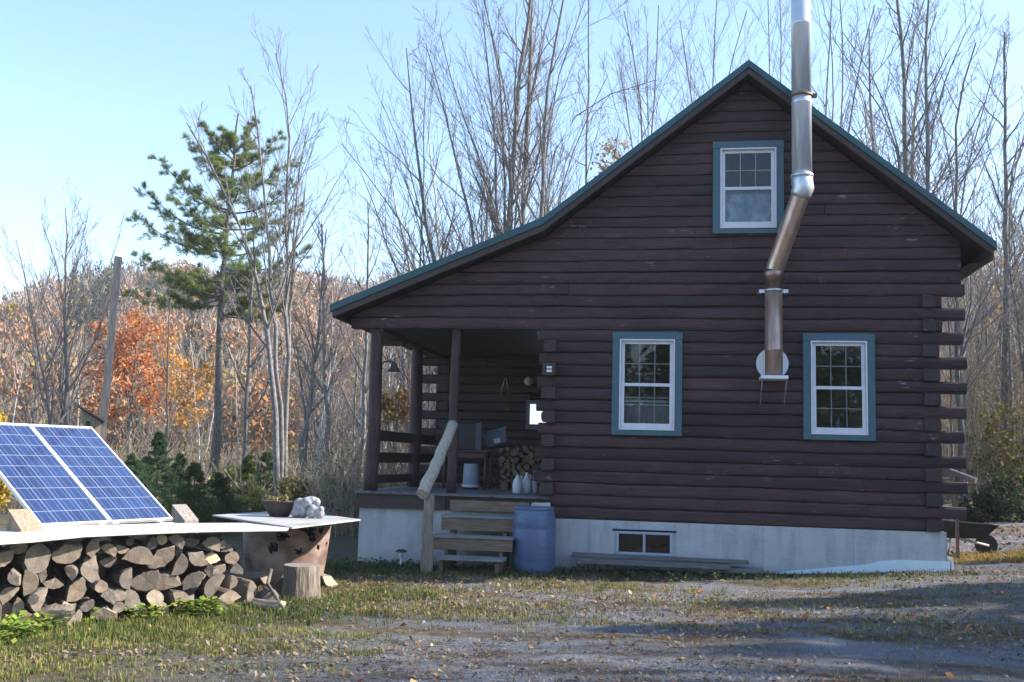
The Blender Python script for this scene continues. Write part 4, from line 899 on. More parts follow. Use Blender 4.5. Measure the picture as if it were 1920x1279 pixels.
def resample(pts, r0, r1, n, rng, wob=.0):
    pts = np.asarray(pts, float); d = np.concatenate([[0], np.cumsum(np.linalg.norm(np.diff(pts, axis=0), axis=1))]); s = np.linspace(0, d[-1], n)
    q = np.stack([np.interp(s, d, pts[:, i]) for i in range(3)], 1)
    for _ in range(2): q[1:-1] = (q[:-2]+2*q[1:-1]+q[2:])/4
    q[1:-1] += rng.normal(0, wob, (n-2, 3))
    return q, r0+(r1-r0)*np.linspace(0, 1, n)**.85
def bare_tree(name, label, stems, base, seed, bark=None, twig=None, dens=1.0, ang=.62, t0=.3, group=None, minr=.006, spread=1.0, cat='tree', lr1=.34):
    """stems: list of (points, r0, r1); everything in coordinates relative to base"""
    rng = np.random.default_rng(seed); bark = bark or BARK; twig = twig or TWIG
    base = np.asarray(base, float); n0 = 12
    SP = []; SR = []
    for (pts, r0, r1) in stems: q, r = resample(np.asarray(pts)-base, r0, r1, n0, rng, r0*.25); SP.append(q); SR.append(r)
    SP = np.array(SP); SR = np.array(SR)
    root = empty(name, base.tolist(), label, cat, group)
    SR = SR*.88; v, f = tubes(SP, SR, 9); fastmesh('trunk', v, [f], bark, root, smooth=True)
    P1, R1 = spawn(SP, SR, max(3, int(15*dens)), t0, .99, ang, lr1*spread, .55, .22, 7, rng, taper=.72, tipr=.2)
    R1 = np.maximum(R1, minr)
    P2, R2 = spawn(P1, R1, max(2, int(7*dens)), .18, .99, .6, .42, .6, .16, 5, rng, taper=.6, tipr=.35); R2 = np.maximum(R2, minr*.75)
    P3, R3 = spawn(P2, R2, max(2, int(5*dens)), .15, 1.0, .55, .46, .7, .12, 4, rng, taper=.5, tipr=.5); R3 = np.maximum(R3, minr*.55)
    out = [tubes(P1, R1, 5), tubes(P2, R2, 3), tubes(P3, R3, 3)]; V = []; F = []; o = 0
    for v, f in out: V.append(v); F.append(f+o); o += len(v)
    fastmesh('crown', np.concatenate(V), F, twig, root, smooth=True)
    return root
def copy_tree(o, loc, rz, sc):
    c = o.copy(); COL.objects.link(c); c.location = loc; c.rotation_euler = (0, 0, rz); c.scale = sc
    for ch in o.children: d = ch.copy(); COL.objects.link(d); d.parent = c
    return c
def pix_stem(pts, D, r0, r1): return ([atD(x, y, D) for x, y in pts], r0, r1)
def ground_stem(pts, D, r0, r1):
    P = [atD(x, y, D) for x, y in pts]; b = P[0]; g = float(gz(b[0], b[1]))-.15
    if g < b[2]-.05: P = [np.array([b[0], b[1], g])]+P
    return (P, r0, r1)
def hero(name, label, D, stems, seed, **kw):
    st = []
    for i, (pts, r0, r1) in enumerate(stems): st.append((ground_stem if kw.get('gr', 1) else pix_stem)(pts, D+.25*i, r0, r1))
    kw.pop('gr', None)
    b = st[0][0][0]; return bare_tree(name, label, st, b, seed, **kw)
# left of the cabin
hero('birch_clump', 'tall pale-trunked bare tree clump standing in front of the pine', 25, [
    ([(524, 930), (517, 800), (505, 650), (496, 550), (474, 470), (440, 390), (400, 310), (350, 230)], .115, .018),
    ([(530, 930), (527, 780), (518, 620), (507, 500), (495, 400), (497, 290), (470, 160)], .095, .016),
    ([(536, 925), (533, 760), (540, 620), (541, 520), (528, 400), (548, 300), (552, 200), (517, 100)], .095, .016),
    ([(528, 915), (535, 790), (545, 600), (549, 460), (556, 350), (575, 250)], .09, .015)], 31, bark=BARKB, dens=.95, t0=.42, ang=.5, lr1=.27)
hero('bare_tree', 'bare grey tree with upswept twigs left of the grey timber pole', 30, [([(126, 798), (125, 700), (123, 620), (126, 540), (122, 470), (123, 390)], .13, .015), ([(125, 640), (118, 560), (108, 480), (80, 420)], .06, .01), ([(124, 600), (138, 520), (152, 460), (165, 400)], .06, .01)], 32, dens=.9, ang=.55, t0=.3)
hero('leaning_bare_tree', 'leaning bare tree with crooked limbs at the outer edge of the woods', 29, [([(100, 798), (86, 720), (73, 660), (58, 580), (42, 500), (30, 450)], .10, .012), ([(73, 660), (40, 620), (5, 590)], .05, .01)], 33, dens=.9, t0=.25)
hero('slanting_sapling', 'thin sapling slanting right behind the grey timber pole', 31, [([(128, 795), (145, 690), (170, 600), (205, 500), (225, 440)], .045, .01)], 34, dens=.7, t0=.35)
hero('slim_bare_tree', 'slim dark bare trunk between the orange maple and the pine', 34, [([(312, 860), (314, 740), (316, 640), (320, 560)], .07, .02)], 35, dens=.8)
hero('slim_bare_tree', 'straight brown bare trunk close on the right of the pine', 33, [([(456, 905), (463, 760), (470, 620), (474, 520)], .11, .05)], 36, dens=.7, t0=.4)
hero('forked_bare_tree', 'dark forked bare tree left of the white-barked birch', 30, [([(566, 890), (574, 790), (590, 690), (600, 600), (606, 500), (612, 430)], .13, .015), ([(578, 760), (600, 660), (560, 600), (530, 560)], .06, .012)], 37, dens=.9, lr1=.28)
hero('white_birch', 'thin white-barked birch just left of the cabin eave', 29, [([(616, 905), (612, 780), (610, 680), (607, 560), (605, 470), (603, 420)], .10, .03)], 38, bark=BARKB, dens=.8, t0=.4, lr1=.2)
hero('bare_tree', 'twin-stemmed bare tree whose trunk passes behind the porch corner', 27, [([(676, 900), (684, 740), (688, 640), (690, 540), (693, 450), (690, 380)], .10, .02), ([(660, 900), (665, 760), (672, 640), (660, 540)], .05, .015)], 39, bark=BARKB, dens=.9, lr1=.28)
# behind the roof
hero('bare_maple', 'spreading bare tree behind the low left end of the roof', 31, [([(830, 560), (805, 470), (795, 400), (782, 320), (770, 200), (762, 90)], .15, .02), ([(815, 500), (770, 440), (710, 350), (640, 270)], .07, .012), ([(800, 440), (790, 360), (760, 290), (715, 190)], .07, .012), ([(792, 380), (800, 280), (790, 180), (800, 80)], .06, .012), ([(790, 500), (720, 440), (655, 395)], .05, .012)], 41, dens=.95, t0=.2)
hero('leaning_bare_tree', 'single bare trunk leaning left above the middle of the low roof', 30, [([(905, 500), (888, 440), (868, 360), (850, 270), (832, 190), (800, 90)], .12, .015)], 42, dens=1.1, t0=.2)
hero('tall_maple', 'tallest many-stemmed bare tree rising behind the bend in the roof', 30, [
    ([(952, 470), (955, 380), (962, 300), (972, 200), (985, 100), (1000, -60)], .16, .05), ([(975, 440), (980, 330), (990, 210), (998, 90), (1002, -80)], .14, .05),
    ([(940, 450), (932, 330), (926, 230), (920, 130), (905, 20)], .10, .02), ([(950, 420), (942, 300), (950, 180), (935, 90), (900, -40)], .09, .02), ([(968, 350), (985, 200), (1010, 100), (1040, -10)], .08, .02), ([(945, 400), (900, 300), (850, 200), (825, 60)], .07, .015), ([(960, 330), (955, 200), (930, 70), (900, -30)], .07, .02)], 43, dens=1.0, t0=.25, ang=.5, lr1=.28)
hero('crooked_bare_tree', 'bare tree with a long limb reaching right above the bend in the roof', 29, [([(1012, 450), (1016, 360), (1022, 270), (1026, 150), (1040, 80), (1060, -20)], .14, .03), ([(1022, 290), (1040, 215), (1090, 180), (1150, 162), (1230, 150)], .065, .012), ([(1030, 420), (1060, 320), (1100, 210), (1140, 140)], .06, .012), ([(1024, 200), (1050, 110), (1090, 30), (1110, -40)], .06, .012)], 44, dens=.9, t0=.2, lr1=.28)
hero('straight_bare_tree', 'straight slim bare trunk above the middle of the steep left roof', 31, [([(1098, 400), (1100, 320), (1103, 200), (1103, 70), (1104, -20)], .085, .02)], 45, dens=1.1, t0=.1, lr1=.25, ang=.9)
hero('multi_stem_tree', 'cluster of thin bare stems left of the roof peak', 36, [([(1205, 340), (1212, 200), (1180, 90), (1170, 20)], .09, .02), ([(1215, 330), (1225, 190), (1240, 90), (1235, 10)], .08, .02), ([(1195, 330), (1180, 220), (1160, 120)], .07, .02), ([(1218, 300), (1210, 180), (1215, 60)], .07, .02)], 46, dens=1.0, t0=.2)
hero('multi_stem_tree', 'thin bare stems just left of the roof peak and chimney', 40, [([(1330, 260), (1335, 140), (1350, 40), (1345, -20)], .09, .02), ([(1310, 260), (1290, 130), (1275, 40)], .08, .02), ([(1340, 240), (1370, 120), (1400, 20)], .07, .02), ([(1440, 200), (1445, 90), (1440, 0)], .08, .02), ([(1460, 200), (1470, 80), (1462, -10)], .07, .02)], 47, dens=1.0, t0=.2)
hero('multi_stem_tree', 'fan of thin bare stems immediately right of the chimney', 33, [([(1580, 320), (1595, 200), (1615, 100), (1640, 10)], .09, .02), ([(1570, 320), (1575, 200), (1590, 80), (1575, 0)], .07, .02), ([(1545, 300), (1548, 180), (1560, 60), (1560, -20)], .07, .02), ([(1555, 300), (1570, 180), (1555, 40)], .06, .02)], 48, dens=.9, t0=.2)
hero('bare_maple', 'sturdy forked bare tree above the middle of the right roof slope', 26, [([(1708, 420), (1700, 320), (1694, 230), (1692, 60), (1680, -20)], .15, .04), ([(1690, 270), (1672, 190), (1640, 130), (1580, 60)], .07, .012), ([(1692, 230), (1640, 180), (1560, 70)], .06, .012), ([(1693, 70), (1710, 30), (1740, -20)], .06, .015), ([(1700, 300), (1660, 280), (1620, 250)], .04, .01)], 49, dens=.9, t0=.3, lr1=.25)
hero('bare_maple', 'straight bare tree with a long right limb above the right roof', 25, [([(1740, 440), (1740, 340), (1737, 200), (1737, 90), (1742, -10)], .12, .03), ([(1738, 190), (1765, 130), (1800, 80), (1850, -10)], .06, .012), ([(1740, 270), (1715, 210), (1690, 140)], .05, .01), ([(1742, 320), (1775, 300), (1830, 295)], .035, .01)], 50, dens=.9, t0=.3, lr1=.25)
hero('forked_bare_tree', 'bare V-forked tree over the low end of the right roof', 25, [([(1792, 460), (1790, 330), (1785, 270), (1795, 180), (1830, 80)], .10, .02), ([(1793, 380), (1825, 280), (1850, 170), (1875, 90)], .06, .012), ([(1788, 300), (1760, 210), (1745, 130)], .05, .012), ([(1775, 390), (1760, 340), (1745, 310)], .04, .01)], 51, dens=.95, t0=.25, lr1=.28)
hero('bare_tree', 'bare tree standing right of the cabin eave', 28, [([(1884, 800), (1884, 600), (1884, 420), (1892, 290), (1880, 180), (1884, 60)], .13, .03), ([(1886, 420), (1905, 300), (1935, 200)], .06, .012), ([(1885, 400), (1875, 310), (1850, 260)], .04, .01)], 52, dens=1.0, t0=.35, lr1=.28)
# ---- white pine
def white_pine():
    D = 38; tr = [(402, 905), (410, 700), (415, 570), (424, 440), (437, 320), (447, 212)]
    P, r0, r1 = ground_stem(tr, D, .21, .03); P = np.array(P); base = P[0]; rng = np.random.default_rng(61)
    root = empty('white_pine', base.tolist(), 'tall white pine with layered green boughs behind the birch clump', 'tree')
    q, r = resample(P-base, .23, .03, 18, rng, .03); v, f = tubes(q[None], r[None], 10); fastmesh('trunk', v, [f], BARKP, root, smooth=True)
    def tz(py): a = atD(np.interp(py, [t[1] for t in tr[::-1]], [t[0] for t in tr[::-1]]), py, D); return a
    B = []
    spec = [(268, 352, 440, 0), (257, 405, 470, 0), (254, 472, 525, .6), (300, 300, 395, -.4), (345, 320, 400, 1), (250, 548, 560, .8), (330, 420, 470, 2), (360, 260, 340, .5), (385, 235, 300, -.6), (580, 466, 505, 0), (565, 385, 430, .5), (552, 345, 400, -.8),
            (545, 300, 360, .6), (525, 250, 320, -.3), (510, 545, 565, .8), (480, 225, 285, .4), (420, 240, 290, .8), (495, 420, 460, 2.2), (370, 500, 540, 1.8), (475, 500, 540, -2), (400, 380, 430, 2.2), (455, 330, 385, -2.2), (540, 430, 480, 1.2), (320, 550, 572, -1.2), (468, 560, 590, 1.5), (400, 300, 345, -1.2), (470, 270, 320, 1.2), (330, 370, 430, -1.6), (540, 570, 590, -.5)]
    for (tx_, ty_, ry, dd) in spec:
        a = tz(ry)-base; t = atD(tx_, ty_, D+dd)-base; s = np.linspace(0, 1, 9)[:, None]
        c = a+(t-a)*s; L = np.linalg.norm(t-a); c[:, 2] -= (np.sin(s[:, 0]*PI)*.12*L); B.append(c)
    for i in range(22):
        ry = rng.uniform(262, 560); a = tz(ry)-base; h = (ry-215)/350; az = rng.choice([-1, 1])*PI/2+rng.normal(0, .6); L = (.4+2.6*h)*rng.uniform(.6, 1.0)
        t = a+np.array([math.cos(az)*L, math.sin(az)*L, .25*L+rng.normal(0, .1)]); s = np.linspace(0, 1, 9)[:, None]; c = a+(t-a)*s; c[:, 2] -= np.sin(s[:, 0]*PI)*.1*L; B.append(c)
    B = np.array(B); R = .045*(1-.8*np.linspace(0, 1, 9))[None].repeat(len(B), 0)
    P2, R2 = spawn(B, R, 18, .22, 1.0, .95, .27, .5, .12, 5, rng, taper=.55); 
    P2[..., 2] = P2[:, :1, 2]+(P2[..., 2]-P2[:, :1, 2])*.30
    P3, R3 = spawn(P2, R2, 4, .2, 1.0, .7, .5, .6, .15, 4, rng, taper=.3)
    V = []; F = []; o = 0
    for v, f in (tubes(B, R, 5), tubes(P2, np.maximum(R2, .006), 3)): V.append(v); F.append(f+o); o += len(v)
    fastmesh('limbs', np.concatenate(V), F, BARKP, root, smooth=True)
    pts = np.concatenate([P3[:, 1:].reshape(-1, 3), P2[:, 2:].reshape(-1, 3)]); T = np.concatenate([np.diff(P3, axis=1).reshape(-1, 3), np.diff(P2[:, 1:], axis=1).reshape(-1, 3)])
    needles(pts, T, 12, .19, .014, root, rng, [(.07, .15, .07), (.13, .21, .085), (.21, .28, .095), (.30, .35, .11), (.37, .39, .13)])
    return root
def needles(pts, T, m, L, w, root, rng, cols, name='needles', up=.35):
    T = T/(np.linalg.norm(T, axis=1, keepdims=True)+1e-9); n = len(pts)
    D = T[:, None]*.55+rng.normal(0, .55, (n, m, 3)); D[..., 2] += up; D /= np.linalg.norm(D, axis=2, keepdims=True)
    side = np.cross(D, rng.normal(size=D.shape)); side /= np.linalg.norm(side, axis=2, keepdims=True)+1e-9
    ll = L*rng.uniform(.6, 1.2, (n, m, 1)); p = pts[:, None]+rng.normal(0, .015, (n, m, 3))
    # one island per tuft: first vertex shared
    V = np.stack([p+side*w*.5, p-side*w*.5, p+D*ll], 2).reshape(-1, 3); F = np.arange(len(V)).reshape(-1, 3)
    return fastmesh(name, V, [F], palette(name+'_green', cols, .7, .55, .6), root)
white_pine()
# ---- spruces and firs
def spruce(base, h, rad, seed, label, cols, name='young_spruce', group=None, dens=1.0):
    rng = np.random.default_rng(seed); root = empty(name, list(base), label, 'tree', group)
    q = np.array([[0, 0, -.2], [0, 0, h*.5], [0, 0, h]]); q, r = resample(q, .03*h/2+.02, .008, 8, rng, .01); v, f = tubes(q[None], r[None], 7); fastmesh('trunk', v, [f], BARKP, root, smooth=True)
    nb = int(36*h*dens+26); zt = np.sort(rng.uniform(.03, .98, nb)); az = rng.uniform(0, 2*PI, nb); L = rad*(1-zt)**.9*rng.uniform(.7, 1.15, nb)+.03
    s = np.linspace(0, 1, 6); D = np.stack([np.cos(az), np.sin(az), np.zeros(nb)], 1)
    B = np.stack([np.zeros(nb), np.zeros(nb), zt*h], 1)[:, None]+D[:, None]*(L[:, None]*s)[..., None]; B[..., 2] += (-.25*L[:, None]*s+.22*L[:, None]*s*s*1.5)
    R = .012*(1-.7*s)[None].repeat(nb, 0); P2, R2 = spawn(B, R, 7, .15, 1.0, .8, .42, .5, .0, 4, rng, taper=.6)
    v, f = tubes(B, R, 3); fastmesh('boughs', v, [f], BARKP, root)
    pts = np.concatenate([P2[:, 1:].reshape(-1, 3), B[:, 2:].reshape(-1, 3)]); T = np.concatenate([np.diff(P2, axis=1).reshape(-1, 3), np.diff(B[:, 1:], axis=1).reshape(-1, 3)])
    needles(pts, T, 7, .062*max(1, h/3), .013*max(1, h/3), root, rng, cols, up=.1); return root
DK = [(.036, .078, .042), (.06, .115, .055), (.09, .15, .07)]; YG = [(.08, .125, .04), (.13, .175, .05), (.18, .21, .06)]
def sp(px, pyb, pyt, D, seed, lab, cols, wid=.32, dens=1.0):
    b = atD(px, pyb, D); g = float(gz(b[0], b[1])); t = atD(px, pyt, D); h = float(t[2])-g
    return spruce((b[0], b[1], g), h, h*wid, seed, lab, cols, dens=dens)
sp(292, 930, 808, 21, 71, 'dense dark young spruce behind the upper corner of the solar panels', DK, .34, 1.5)
sp(245, 930, 850, 20, 72, 'low dark spruce half hidden behind the solar panels', DK, .5, 1.3)
sp(362, 940, 868, 19, 73, 'small yellow-green fir between the end post and the pine', YG, .5, 1.2)
sp(335, 935, 850, 22, 75, 'small dark fir right of the dense spruce', DK, .4, 1.2)
sp(408, 940, 888, 20, 76, 'low yellow-green fir under the pine trunk', YG, .6, 1.2)
sp(462, 940, 850, 24, 77, 'grey-green young fir beside the birch clump', YG, .36)
sp(497, 935, 842, 26, 78, 'green fir directly behind the birch clump base', DK, .34)
# ---- trees still in leaf
def leaf_cloud(c, rad, n, size, rng, clumps=26, sq=.5):
    cc = rng.normal(0, 1, (clumps, 3)); cc /= np.linalg.norm(cc, axis=1, keepdims=True); cc *= rng.uniform(.15, 1.0, (clumps, 1))**.6; cr = rng.uniform(.18, .36, clumps)
    k = rng.integers(0, clumps, n); p = cc[k]+rng.normal(0, 1, (n, 3))*cr[k][:, None]*.55
    p = np.asarray(c)+p*np.asarray(rad)
    a = rng.normal(size=(n, 3)); a /= np.linalg.norm(a, axis=1, keepdims=True); b = np.cross(a, rng.normal(size=(n, 3))); b /= np.linalg.norm(b, axis=1, keepdims=True)+1e-9
    s = size*rng.uniform(.6, 1.3, (n, 1)); return np.stack([p-a*s*.5, p+b*s*.35, p+a*s*.5, p-b*s*.35], 1).reshape(-1, 3)
def leaf_tree(name, label, D, stems, crowns, cols, n, size, seed, group=None):
    st = [ground_stem(p, D, a, b) for p, a, b in stems]; base = st[0][0][0]
    root = bare_tree(name, label, st, base, seed, dens=.75, t0=.3, group=group)
    rng = np.random.default_rng(seed+1); V = []
    for (px, py, rx, ry, sh) in crowns:
        c = atD(px, py, D)-base; m = D/FPX; V.append(leaf_cloud(c, (rx*m, rx*m, ry*m), int(n*sh), size, rng))
    V = np.concatenate(V); fastmesh('foliage', V, [np.arange(len(V)).reshape(-1, 4)], palette(name+'_leaves', cols, .8, .35, .8), root)
RED = [(.34, .10, .045), (.47, .16, .06), (.55, .22, .08), (.56, .31, .12)]; ORG = [(.38, .18, .04), (.55, .28, .05), (.58, .34, .08)]; YEL = [(.36, .25, .03), (.52, .38, .05), (.45, .30, .05)]; OLV = [(.10, .10, .04), (.17, .15, .05), (.26, .19, .07), (.18, .20, .05)]
leaf_tree('red_maple', 'bright orange-red maple in leaf right of the grey timber pole', 44, [([(242, 830), (248, 740), (255, 650), (262, 610)], .12, .03), ([(248, 740), (225, 680), (200, 640)], .05, .015)], [(262, 640, 62, 50, .40), (232, 705, 72, 62, .40), (195, 772, 52, 26, .16), (285, 740, 40, 50, .2), (188, 618, 30, 20, .10), (215, 655, 40, 40, .15)], RED, 3600, .15, 81)
leaf_tree('orange_tree', 'small golden orange tree in leaf left of the pine trunk', 50, [([(330, 840), (330, 740), (332, 680)], .08, .02)], [(325, 715, 52, 56, .5), (372, 720, 30, 38, .2), (300, 650, 40, 36, .2), (345, 780, 44, 36, .2), (400, 690, 24, 30, .1)], ORG, 2300, .15, 82)
leaf_tree('yellow_shrub', 'orange-yellow leafy shrub at the outer edge above the solar panels', 17, [([(-5, 900), (0, 800), (5, 780)], .02, .01)], [(0, 800, 20, 32, .3), (3, 880, 14, 60, .25), (-35, 850, 34, 75, .6), (5, 930, 14, 40, .2)], YEL, 1100, .075, 83)
leaf_tree('yellow_tree', 'far yellow tree at the outer foot of the hill', 150, [([(24, 620), (25, 590)], .15, .05)], [(25, 583, 12, 12, 1)], YEL, 420, .7, 84)
leaf_tree('yellow_tree', 'second far yellow tree, between the two bare trees on the hill', 155, [([(66, 610), (65, 590)], .15, .05)], [(65, 577, 10, 12, 1)], YEL, 380, .7, 85)
leaf_tree('olive_bush', 'yellow-olive bush low behind the pale board and stone ornament', 24, [([(560, 960), (562, 920), (565, 905)], .03, .012)], [(555, 920, 45, 30, .5), (600, 935, 40, 24, .5)], OLV+[(.30, .28, .08)], 2200, .10, 92)
leaf_tree('olive_bush', 'tan and olive bush close left of the porch foundation', 22, [([(640, 990), (645, 950), (648, 930)], .03, .012)], [(640, 940, 36, 45, 1)], OLV+[(.34, .26, .12)], 1800, .09, 93)
leaf_tree('green_bush', 'light green bush between the firs and the birch clump', 27, [([(430, 930), (432, 900), (434, 880)], .03, .012)], [(430, 905, 60, 30, .6), (500, 915, 40, 28, .4)], [(.10, .15, .04), (.16, .21, .05), (.24, .26, .08)], 2600, .10, 94)
leaf_tree('russet_shrub', 'russet and yellow shrub seen between the porch posts', 34, [([(748, 830), (745, 780), (742, 740)], .04, .015)], [(742, 760, 32, 40, 1)], [(.24, .12, .05), (.33, .20, .06), (.20, .18, .06)], 1100, .13, 86)
leaf_tree('orange_tree', 'small orange tree glimpsed past the porch back wall ends', 40, [([(812, 800), (812, 730)], .05, .02)], [(810, 705, 14, 22, 1)], ORG, 420, .22, 87)
leaf_tree('beech_sapling', 'pale tan-leaved sapling beyond the left roof edge peak', 34, [([(1140, 420), (1150, 320), (1160, 240)], .05, .015)], [(1150, 300, 40, 50, 1)], [(.32, .22, .12), (.42, .30, .18)], 420, .12, 88)
leaf_tree('olive_bush', 'olive and yellow bush on the bank right of the cabin', 26, [([(1850, 960), (1855, 860), (1858, 830)], .03, .012)], [(1850, 850, 42, 60, .4), (1890, 800, 45, 60, .3), (1910, 880, 40, 40, .3)], OLV+[(.30, .20, .05)], 1300, .10, 89)
leaf_tree('dark_bush', 'dark green leafy bush on the shaded bank right of the cabin', 23, [([(1860, 1000), (1865, 970), (1870, 950)], .03, .012), ([(1900, 1000), (1905, 960), (1910, 940)], .03, .012)], [(1850, 955, 45, 40, .3), (1905, 930, 55, 62, .4), (1820, 960, 30, 36, .15), (1870, 975, 70, 24, .15)], [(.018, .035, .016), (.03, .05, .022), (.05, .07, .03)], 5200, .09, 90)
leaf_tree('golden_tree', 'thin golden-leaved tree against the sky right of the eave', 30, [([(1845, 800), (1850, 620), (1850, 520)], .06, .02)], [(1860, 540, 45, 70, 1)], [(.36, .24, .10), (.44, .32, .14), (.28, .22, .10)], 520, .11, 91)
# ---- woods: bare trees copied
protos = []
WBIRCH = simple('white_birch_bark', [(.25, (.20, .19, .18)), (.45, (.42, .41, .40)), (.75, (.60, .59, .58))], 4, (3, 3, 2.4), rough=.85, bmp=.3)
FAR_LAB = 'slender bare grey tree in the woods behind the cabin and yard'
def proto(seed, h):
    rng = np.random.default_rng(seed); ns = rng.choice([1, 1, 2, 3]); st = []
    for i in range(ns):
        a = rng.uniform(0, 2*PI); lean = rng.uniform(.0, .10)+(.08 if ns > 1 else 0)
        st.append(([(0, 0, -.3)]+[(math.cos(a)*lean*h*t**1.2+rng.normal(0, .12), math.sin(a)*lean*h*t**1.2+rng.normal(0, .12), h*t*(1-.08*i)) for t in (.2, .4, .6, .8, 1.0)], .009*h+.02, .015))
    return bare_tree('woodland_tree', FAR_LAB, st, (0, 0, 0), seed, twig=TWIGF, dens=.8, group='bare trees of the woods', minr=.008, t0=.25, ang=.55, bark=WBIRCH if seed in (501, 504, 506) else None)
for i in range(7): protos.append(proto(500+i, 10.5))
used = set()
def place(px, D, h, rng):
    p = atD(px, 800, D); g = float(gz(p[0], p[1])); i = int(rng.integers(0, 7)); s = h/10.5*rng.uniform(.85, 1.15)
    sc = (s*1.05, s*1.05, s)
    if i not in used: used.add(i); o = protos[i]; o.location = (p[0], p[1], g); o.rotation_euler = (0, 0, rng.uniform(0, 6)); o.scale = sc
    else: copy_tree(protos[i], (p[0], p[1], g), rng.uniform(0, 6.28), sc)
rg = np.random.default_rng(77)
for k in range(52): place(rg.uniform(-60, 800), rg.uniform(45, 95), rg.uniform(5, 8.5), rg)
for k in range(16): place(rg.uniform(560, 860), rg.uniform(32, 60), rg.uniform(5, 8.5), rg)
for k in range(17): place(rg.uniform(690, 1500), rg.uniform(36, 62), rg.uniform(11, 17), rg)
for k in range(12): place(rg.uniform(1530, 1990), rg.uniform(32, 55), rg.uniform(10, 16), rg)
for k in range(26): place(rg.uniform(1800, 2050), rg.uniform(24, 45), rg.uniform(4, 9), rg)
# ---- undergrowth: a mass of thin stems nobody could count
def thicket(n, pxr, Dr, hr, rng, lean=.25, rad=.008):
    px = rng.uniform(*pxr, n); D = rng.uniform(Dr[0]**.5, Dr[1]**.5, n)**2; B = []
    for a, d in zip(px, D): p = atD(a, 800, d); B.append((p[0], p[1]))
    B = np.array(B); z = gz(B[:, 0], B[:, 1]); h = rng.uniform(*hr, n)*rng.uniform(.5, 1, n); s = np.linspace(0, 1, 4)
    a = rng.uniform(0, 2*PI, n); l = np.abs(rng.normal(0, lean, n))*h
    P = np.zeros((n, 4, 3)); P[..., 0] = B[:, :1]+(np.cos(a)*l)[:, None]*s**1.4; P[..., 1] = B[:, 1:]+(np.sin(a)*l)[:, None]*s**1.4; P[..., 2] = z[:, None]-.1+h[:, None]*s
    r = (rad*np.clip(D/28, .8, 3))[:, None]*(1-.6*s)[None]
    P2, R2 = spawn(P, r, 5, .25, 1, .6, .4, .7, .15, 3, rng, taper=.5); R2 = np.maximum(R2, rad*.6)
    return P, r, P2, R2
def thick_obj(name, label, specs, mat, seed, leaves=None):
    rng = np.random.default_rng(seed); V = []; F = []; o = 0; pts = []
    for sp_ in specs:
        P, r, P2, R2 = thicket(*sp_, rng)
        for v, f in (tubes(P, r, 3), tubes(P2, R2, 3)): V.append(v); F.append(f+o); o += len(v)
        pts.append(P2[:, 1:].reshape(-1, 3))
    ob = tag(fastmesh(name, np.concatenate(V), F, mat), label, name.replace('_', ' '), kind='stuff')
    return np.concatenate(pts)
BRUSH = palette('brush_stems', [(.14, .115, .09), (.25, .21, .165), (.34, .295, .24), (.23, .215, .12), (.44, .405, .36), (.29, .21, .15)], .95, 0, .25)
pts = thick_obj('undergrowth', 'tangled grey and tan brush filling the woods', [(2200, (-80, 840), (24, 42), (.6, 2.2)), (4200, (-350, 860), (40, 75), (1.0, 3.6)), (1500, (600, 860), (20, 34), (.8, 2.6)), (4200, (1790, 2500), (26, 50), (1.2, 5.0)), (900, (1100, 1800), (34, 55), (2, 6))], BRUSH, 5)
rng = np.random.default_rng(9); sel = pts[rng.random(len(pts)) < .40]
sel = sel+rng.normal(0, .12, sel.shape)
a = rng.normal(size=sel.shape); a /= np.linalg.norm(a, axis=1, keepdims=True); b = np.cross(a, rng.normal(size=sel.shape)); b /= np.linalg.norm(b, axis=1, keepdims=True)+1e-9
dd = np.linalg.norm(sel-CP, axis=1)[:, None]; s = .0028*dd*rng.uniform(.6, 1.3, (len(sel), 1))
V = np.stack([sel-a*s*.5, sel+b*s*.35, sel+a*s*.5, sel-b*s*.35], 1).reshape(-1, 3)
tag(fastmesh('brush_leaves', V, [np.arange(len(V)).reshape(-1, 4)], palette('brush_leaf', [(.10, .13, .04), (.20, .20, .06), (.32, .24, .12), (.38, .29, .19), (.30, .16, .08), (.14, .18, .05), (.42, .34, .25), (.26, .26, .08)], .85, .3, .15)), 'sparse olive, tan and russet leaves hanging in the brush', 'leaves', kind='stuff')
